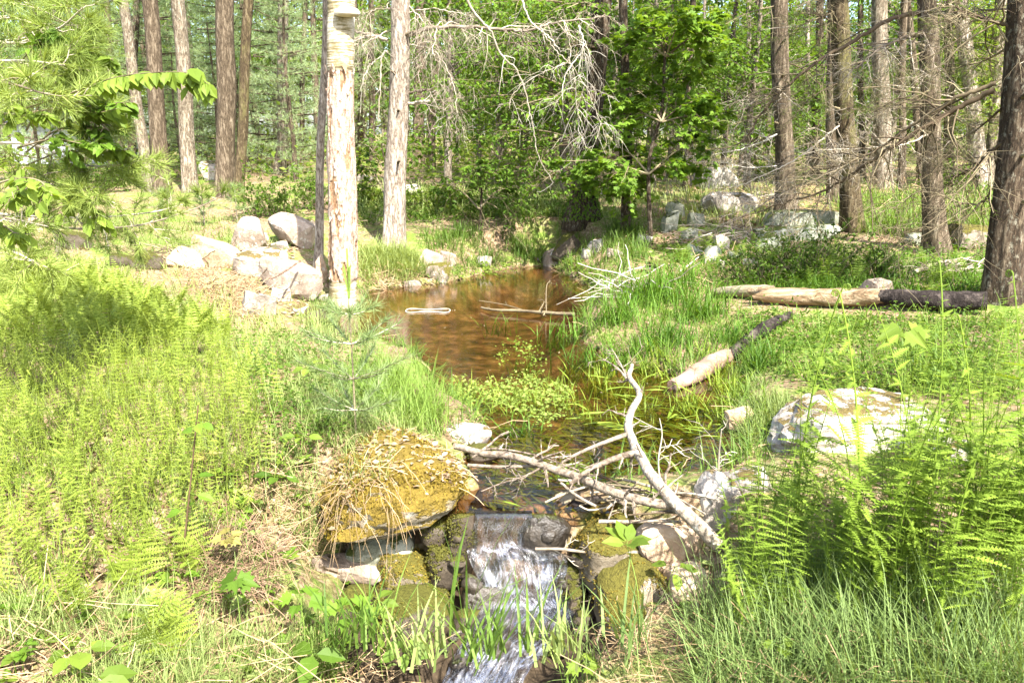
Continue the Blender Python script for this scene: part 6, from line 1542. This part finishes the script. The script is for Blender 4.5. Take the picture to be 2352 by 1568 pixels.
# straw and roots hanging over the block: part of the block
Vb = np.array([v.co[:] for v in BLOCK.data.vertices]) + np.array(BLOCK.location); fb = np.array([v.normal[:] for v in BLOCK.data.vertices])
bo = np.array(BLOCK.location)
edge = Vb[(fb[:, 1] < .1) & (fb[:, 2] > .15) & (Vb[:, 0] < np.quantile(Vb[:, 0], .60))]
k = 170; st_ = edge[rng.integers(len(edge), size=k)] + rng.normal(size=(k, 3)) * .012; out_ = np.stack([rng.normal(.05, .55, k), rng.normal(-.5, .4, k), rng.normal(.15, .45, k)], -1)
P = twigs(st_, out_, rng.uniform(.06, .32, k), 7, .22, 1.1); a = Acc(); tubes(a, P, np.linspace(1, .5, 7)[None] * np.full((k, 1), .0016), 3)
o = a.obj('hanging_straw', M['straw'], BLOCK, False, bo); o["kind"] = "stuff"
top = Vb[(fb[:, 2] > .6)]; k = 90
st_ = top[rng.integers(len(top), size=k)] + rng.normal(size=(k, 3)) * .02; P = twigs(st_, rng.normal(size=(k, 3)) * [1, 1, .25], rng.uniform(.06, .2, k), 4, .2, .1); a = Acc(); tubes(a, P, np.full((k, 4), .0016), 3); o = a.obj('dry_straw', M['straw'], BLOCK, False, bo); o["kind"] = "stuff"
mo = Vb[(fb[:, 2] > .0) & (fb[:, 1] < .6)]; k = 9000
st_ = mo[rng.integers(len(mo), size=k)] + rng.normal(size=(k, 3)) * [.012, .012, .006]
M['moss'] = foliage('golden_moss', (0.14, 0.09, 0.012), (0.36, 0.28, 0.04), .25)
keepm = fbm(st_, 5.0, 12) > -.12; st_ = st_[keepm]; a = Acc()
leaves(a, LEAF_Q, st_, rng.normal(size=st_.shape) + [0, -.2, .9], np.array([0, -.5, .6]), rng.uniform(.008, .02, len(st_)), None, .8); o = a.obj('moss', M['moss'], BLOCK, False, bo); o["kind"] = "stuff"
k = 420; st_ = top[rng.integers(len(top), size=k)]; a = Acc(); leaves(a, LEAF_N, st_ + [0, 0, .008], rng.normal(size=(k, 3)) * [1, 1, .2], np.array([0, 0, 1.]), rng.uniform(.02, .05, k), None, .4); o = a.obj('dry_leaves', M['litter'], BLOCK, False, bo); o["kind"] = "stuff"

tl = top[top[:, 0] < np.quantile(top[:, 0], .55)]; k = 260; a = Acc(); blades(a, tl[rng.integers(len(tl), size=k)], rng.uniform(.05, .16, k), .0035, lean=.6); o = a.obj('grass', M['grass_pale'], BLOCK, False, bo); o["kind"] = "stuff"
M['moss_dark'] = foliage('dark_moss', (0.05, 0.055, 0.01), (0.20, 0.19, 0.03), .25)
for o_, mt_ in MOSSY:
    Vr = np.array([v.co[:] for v in o_.data.vertices]); nr = np.array([v.normal[:] for v in o_.data.vertices]); lo_ = np.array(o_.location)
    ok = (nr[:, 2] > -.1) & (fbm(Vr + lo_, 7.0, 8) > (-.15 if mt_ == 'rock_mossy' else .0)); Vr, nr = Vr[ok], nr[ok]
    if len(Vr) < 20: continue
    k = 1500; j = rng.integers(len(Vr), size=k); a = Acc()
    leaves(a, LEAF_Q, Vr[j] + rng.normal(size=(k, 3)) * .006 + lo_, nr[j] * .8 + rng.normal(size=(k, 3)) * .7, nr[j], rng.uniform(.006, .015, k), None, .8)
    m_ = a.obj('moss', M['moss' if mt_ == 'rock_mossy' else 'moss_dark'], o_, False, lo_); m_["kind"] = "stuff"
# ------------------------------------------------------------------ broad leaved herbs and seedlings in front
def seedling(px, py, topx, topy, nleaf, size, label, mat='maple', tpl=LEAF_M, name='seedling', stemmat='stem', cat='plant', spread=.5, depth=None, z=None, droop=.25, whorl=True, r=.003):
    p = G(px, py) if z is None else atz(px, py, z)
    t = aty(topx, topy, p[1] - .02); e = empty(name, p); tag(e, label, cat)
    a = Acc(); path = spline([p + [0, 0, -.02], (p + t) / 2 + rng.normal(size=3) * .015, t], 12); tubes(a, path[None], np.linspace(r, r * .6, 12)[None], 5); a.obj('stem', M[stemmat], e, True, p)
    for k in range(nleaf):
        f = 1.0 if whorl else rng.uniform(.35, 1); c_ = path[int(f * 11)]; an = k * 2.4 + rng.uniform(-.4, .4)
        d = norm(np.array([math.cos(an), math.sin(an) , -droop + rng.uniform(-.2, .35)])); st = c_ + d * size * spread
        a = Acc(); tubes(a, spline([c_, st], 4)[None], np.full((1, 4), .0012), 3, rnd=.5)
        n_ = norm(np.array([rng.normal() * .3, -.45, 1.0])); a.inst(tpl[0], tpl[1], frames(d[None], n_[None]), st[None], [size * rng.uniform(.8, 1.15)], [rng.random()]); a.obj('leaf', M[mat], e, False, p)
seedling(2075, 1130, 2080, 750, 5, .125, 'pale maple leaves on a thin stem above the right ferns', 'leaf_bright', droop=.7, spread=.25)
seedling(825, 1570, 800, 1400, 7, .085, 'maple seedling with pointed leaves in front of the dark hollow', 'maple', spread=.6)
seedling(700, 1520, 690, 1370, 5, .075, 'maple seedling left of the dark hollow', 'maple', spread=.6)
seedling(880, 1560, 860, 1380, 6, .085, 'seedling with toothed oval leaves under the mossy slab', 'leaf_bright', LEAF_N, spread=.4)
seedling(970, 1610, 930, 1490, 6, .11, 'long leafed plant at the bottom left of the cascade', 'grass', LEAF_N, spread=.2)
seedling(700, 1610, 720, 1500, 3, .13, 'single wavy dark leaf at the bottom edge', 'leaf_mid', LEAF_N, spread=.1)
seedling(555, 1500, 540, 1330, 3, .085, 'toothed upright leaf at the lower left', 'leaf_mid', LEAF_M, spread=.1)
seedling(415, 1300, 455, 930, 7, .07, 'bare dark stem with few leaves rising from the fern bed', 'maple', LEAF_N, stemmat='stem_dark', whorl=False, r=.005)
seedling(490, 1330, 520, 1230, 6, .05, 'small plant with reddish leaves beside the pine litter', 'red_leaf', LEAF_M, stemmat='stem_dark')
seedling(480, 1130, 470, 1040, 5, .05, 'reddish tinted maple seedling at the bare dark stem', 'red_leaf', LEAF_M, stemmat='stem_dark')
seedling(690, 1060, 695, 1000, 5, .075, 'oval leafed seedling on the straw left of the block', 'leaf_bright', LEAF_N)
seedling(640, 1130, 640, 1090, 5, .08, 'shaded seedling hanging over the straw', 'leaf_mid', LEAF_N)
seedling(710, 900, 712, 840, 5, .09, 'pale seedling on the sunny bank left of the pine seedling', 'leaf_bright', LEAF_N)
seedling(840, 1130, 842, 1100, 2, .05, 'tiny heart shaped leaf on the moss of the block', 'leaf_bright', LEAF_N)
seedling(1470, 1480, 1440, 1250, 7, .11, 'long pointed bright leaves before the fork branch', 'leaf_bright', LEAF_N, z=-.30, spread=.15, droop=-.4)
seedling(1560, 1400, 1550, 1300, 4, .085, 'smaller leaf pair right of the long pointed leaves', 'leaf_bright', LEAF_N)
seedling(1700, 1330, 1690, 1150, 9, .05, 'upright herb with leaf pairs beside the white topped boulder', 'leaf_bright', LEAF_N, whorl=False)
seedling(1330, 1580, 1340, 1520, 5, .06, 'round leafed plant at the bottom edge', 'leaf_bright', LEAF_M)
seedling(170, 1560, 175, 1490, 5, .09, 'star of pale leaves at the lower left edge', 'leaf_bright', LEAF_N)
seedling(190, 1660, 185, 1560, 4, .11, 'broad pale leaf at the bottom left corner', 'leaf_bright', LEAF_N)
seedling(1790, 1560, 1790, 1480, 4, .05, 'three leafed herb in the lower right grass', 'leaf_bright', LEAF_M)
for k in range(170):
    px, py = (rng.uniform(-20, 900), rng.uniform(1330, 1600)) if k < 90 else (rng.uniform(450, 720), rng.uniform(1050, 1330)) if k < 130 else (rng.uniform(1500, 2352), rng.uniform(1300, 1600))
    p = G(px, py); n_ = int(rng.integers(3, 7)); a = Acc(); an = rng.uniform(0, 6.28, n_); d = np.stack([np.cos(an), np.sin(an), rng.uniform(.0, .6, n_)], -1)
    c_ = p + [0, 0, rng.uniform(.02, .10)]; tubes(a, spline([p, c_], 3)[None], np.full((1, 3), .0015), 3)
    leaves(a, LEAF_N, np.repeat(c_[None], n_, 0), d, np.array([0, 0, 1.]), rng.uniform(.025, .06, n_), None, .2)
    tag(a.obj('small_herb', M[('leaf_bright', 'maple', 'grass_pale')[k % 3]], None, False, tuple(p)), 'small leafy herb on the ground at the lower left' if k < 130 else 'small leafy herb in the lower right grass', 'herb', 'small herbs at the lower left' if k < 130 else 'small herbs at the lower right')
tussockp = scatter_flat(70, [(1010, 900), (1140, 870), (1310, 880), (1320, 960), (1180, 960), (1000, 950)], 0.0); a = Acc(); q = np.repeat(tussockp, 5, 0) + rng.normal(size=(350, 3)) * [.03, .03, 0] if len(tussockp) == 70 else np.repeat(tussockp, 5, 0)
blades(a, q - [0, 0, .02], rng.uniform(.06, .2, len(q)), .007, lean=.7); tag(a.obj('marsh_grass', M['reed']), 'thin marsh grass growing through the watercress', 'grass', kind='stuff')
a = Acc()                                                               # leafy ground cover on the right bank
p = np.vstack([scatter_px(1500, [(1700, 720), (2352, 740), (2352, 930), (1850, 900), (1720, 840)]), scatter_px(1500, [(1480, 560), (2352, 560), (2352, 700), (1640, 680)]), scatter_px(1200, [(820, 440), (1320, 440), (1320, 500), (820, 520)]), scatter_px(500, [(520, 780), (720, 770), (860, 850), (900, 980), (640, 1060), (560, 900)])])
q = np.repeat(p, 6, 0); q = q + rng.normal(size=q.shape) * [.05, .05, 0] + np.abs(rng.normal(size=(len(q), 1))) * [0, 0, .07]
leaves(a, LEAF_Q, q, rng.normal(size=q.shape) * [1, 1, .4], np.array([0, 0, 1.]), rng.uniform(.025, .055, len(q)) * (q[:, 1] / 8) ** .6, None, .4)
tag(a.obj('ground_cover', M['leaf_mid']), 'leafy ground cover on the banks', 'ground cover', kind='stuff')
# ------------------------------------------------------------------ what shows of the neighbour's yard at the far left
sh = aty(150, 360, 23.0); sh[2] = h1(sh[0], sh[1]); e = empty('grey_shed', sh); tag(e, 'pale grey hut with dark roof glimpsed behind the left leaves', 'shed')
M['shed'] = simple('grey_boards', [(.3, (.36, .38, .44)), (.7, (.52, .54, .60))], 3.0, (12, 12, .3)); M['shed_roof'] = simple('dark_roof', [(.3, (.02, .02, .03)), (.7, (.08, .08, .10))], 8.0)
def box(name, c, s, mat, e, o):
    v = np.array([(x, y, z) for x in (-.5, .5) for y in (-.5, .5) for z in (-.5, .5)]) * s + c
    a = Acc(); a.add(v, np.array([[0, 1, 3, 2], [4, 6, 7, 5], [0, 4, 5, 1], [2, 3, 7, 6], [0, 2, 6, 4], [1, 5, 7, 3]])); return a.obj(name, M[mat], e, False, o)
for k in range(12): box('board', sh + [-1.32 + k * .24, 0, .55], (.225, .05, 1.1), 'shed', e, sh)
box('wall', sh + [0, .9, .55], (2.8, 1.6, 1.08), 'shed', e, sh)
box('roof', sh + [0, .8, 1.16], (3.2, 2.2, .10), 'shed_roof', e, sh)
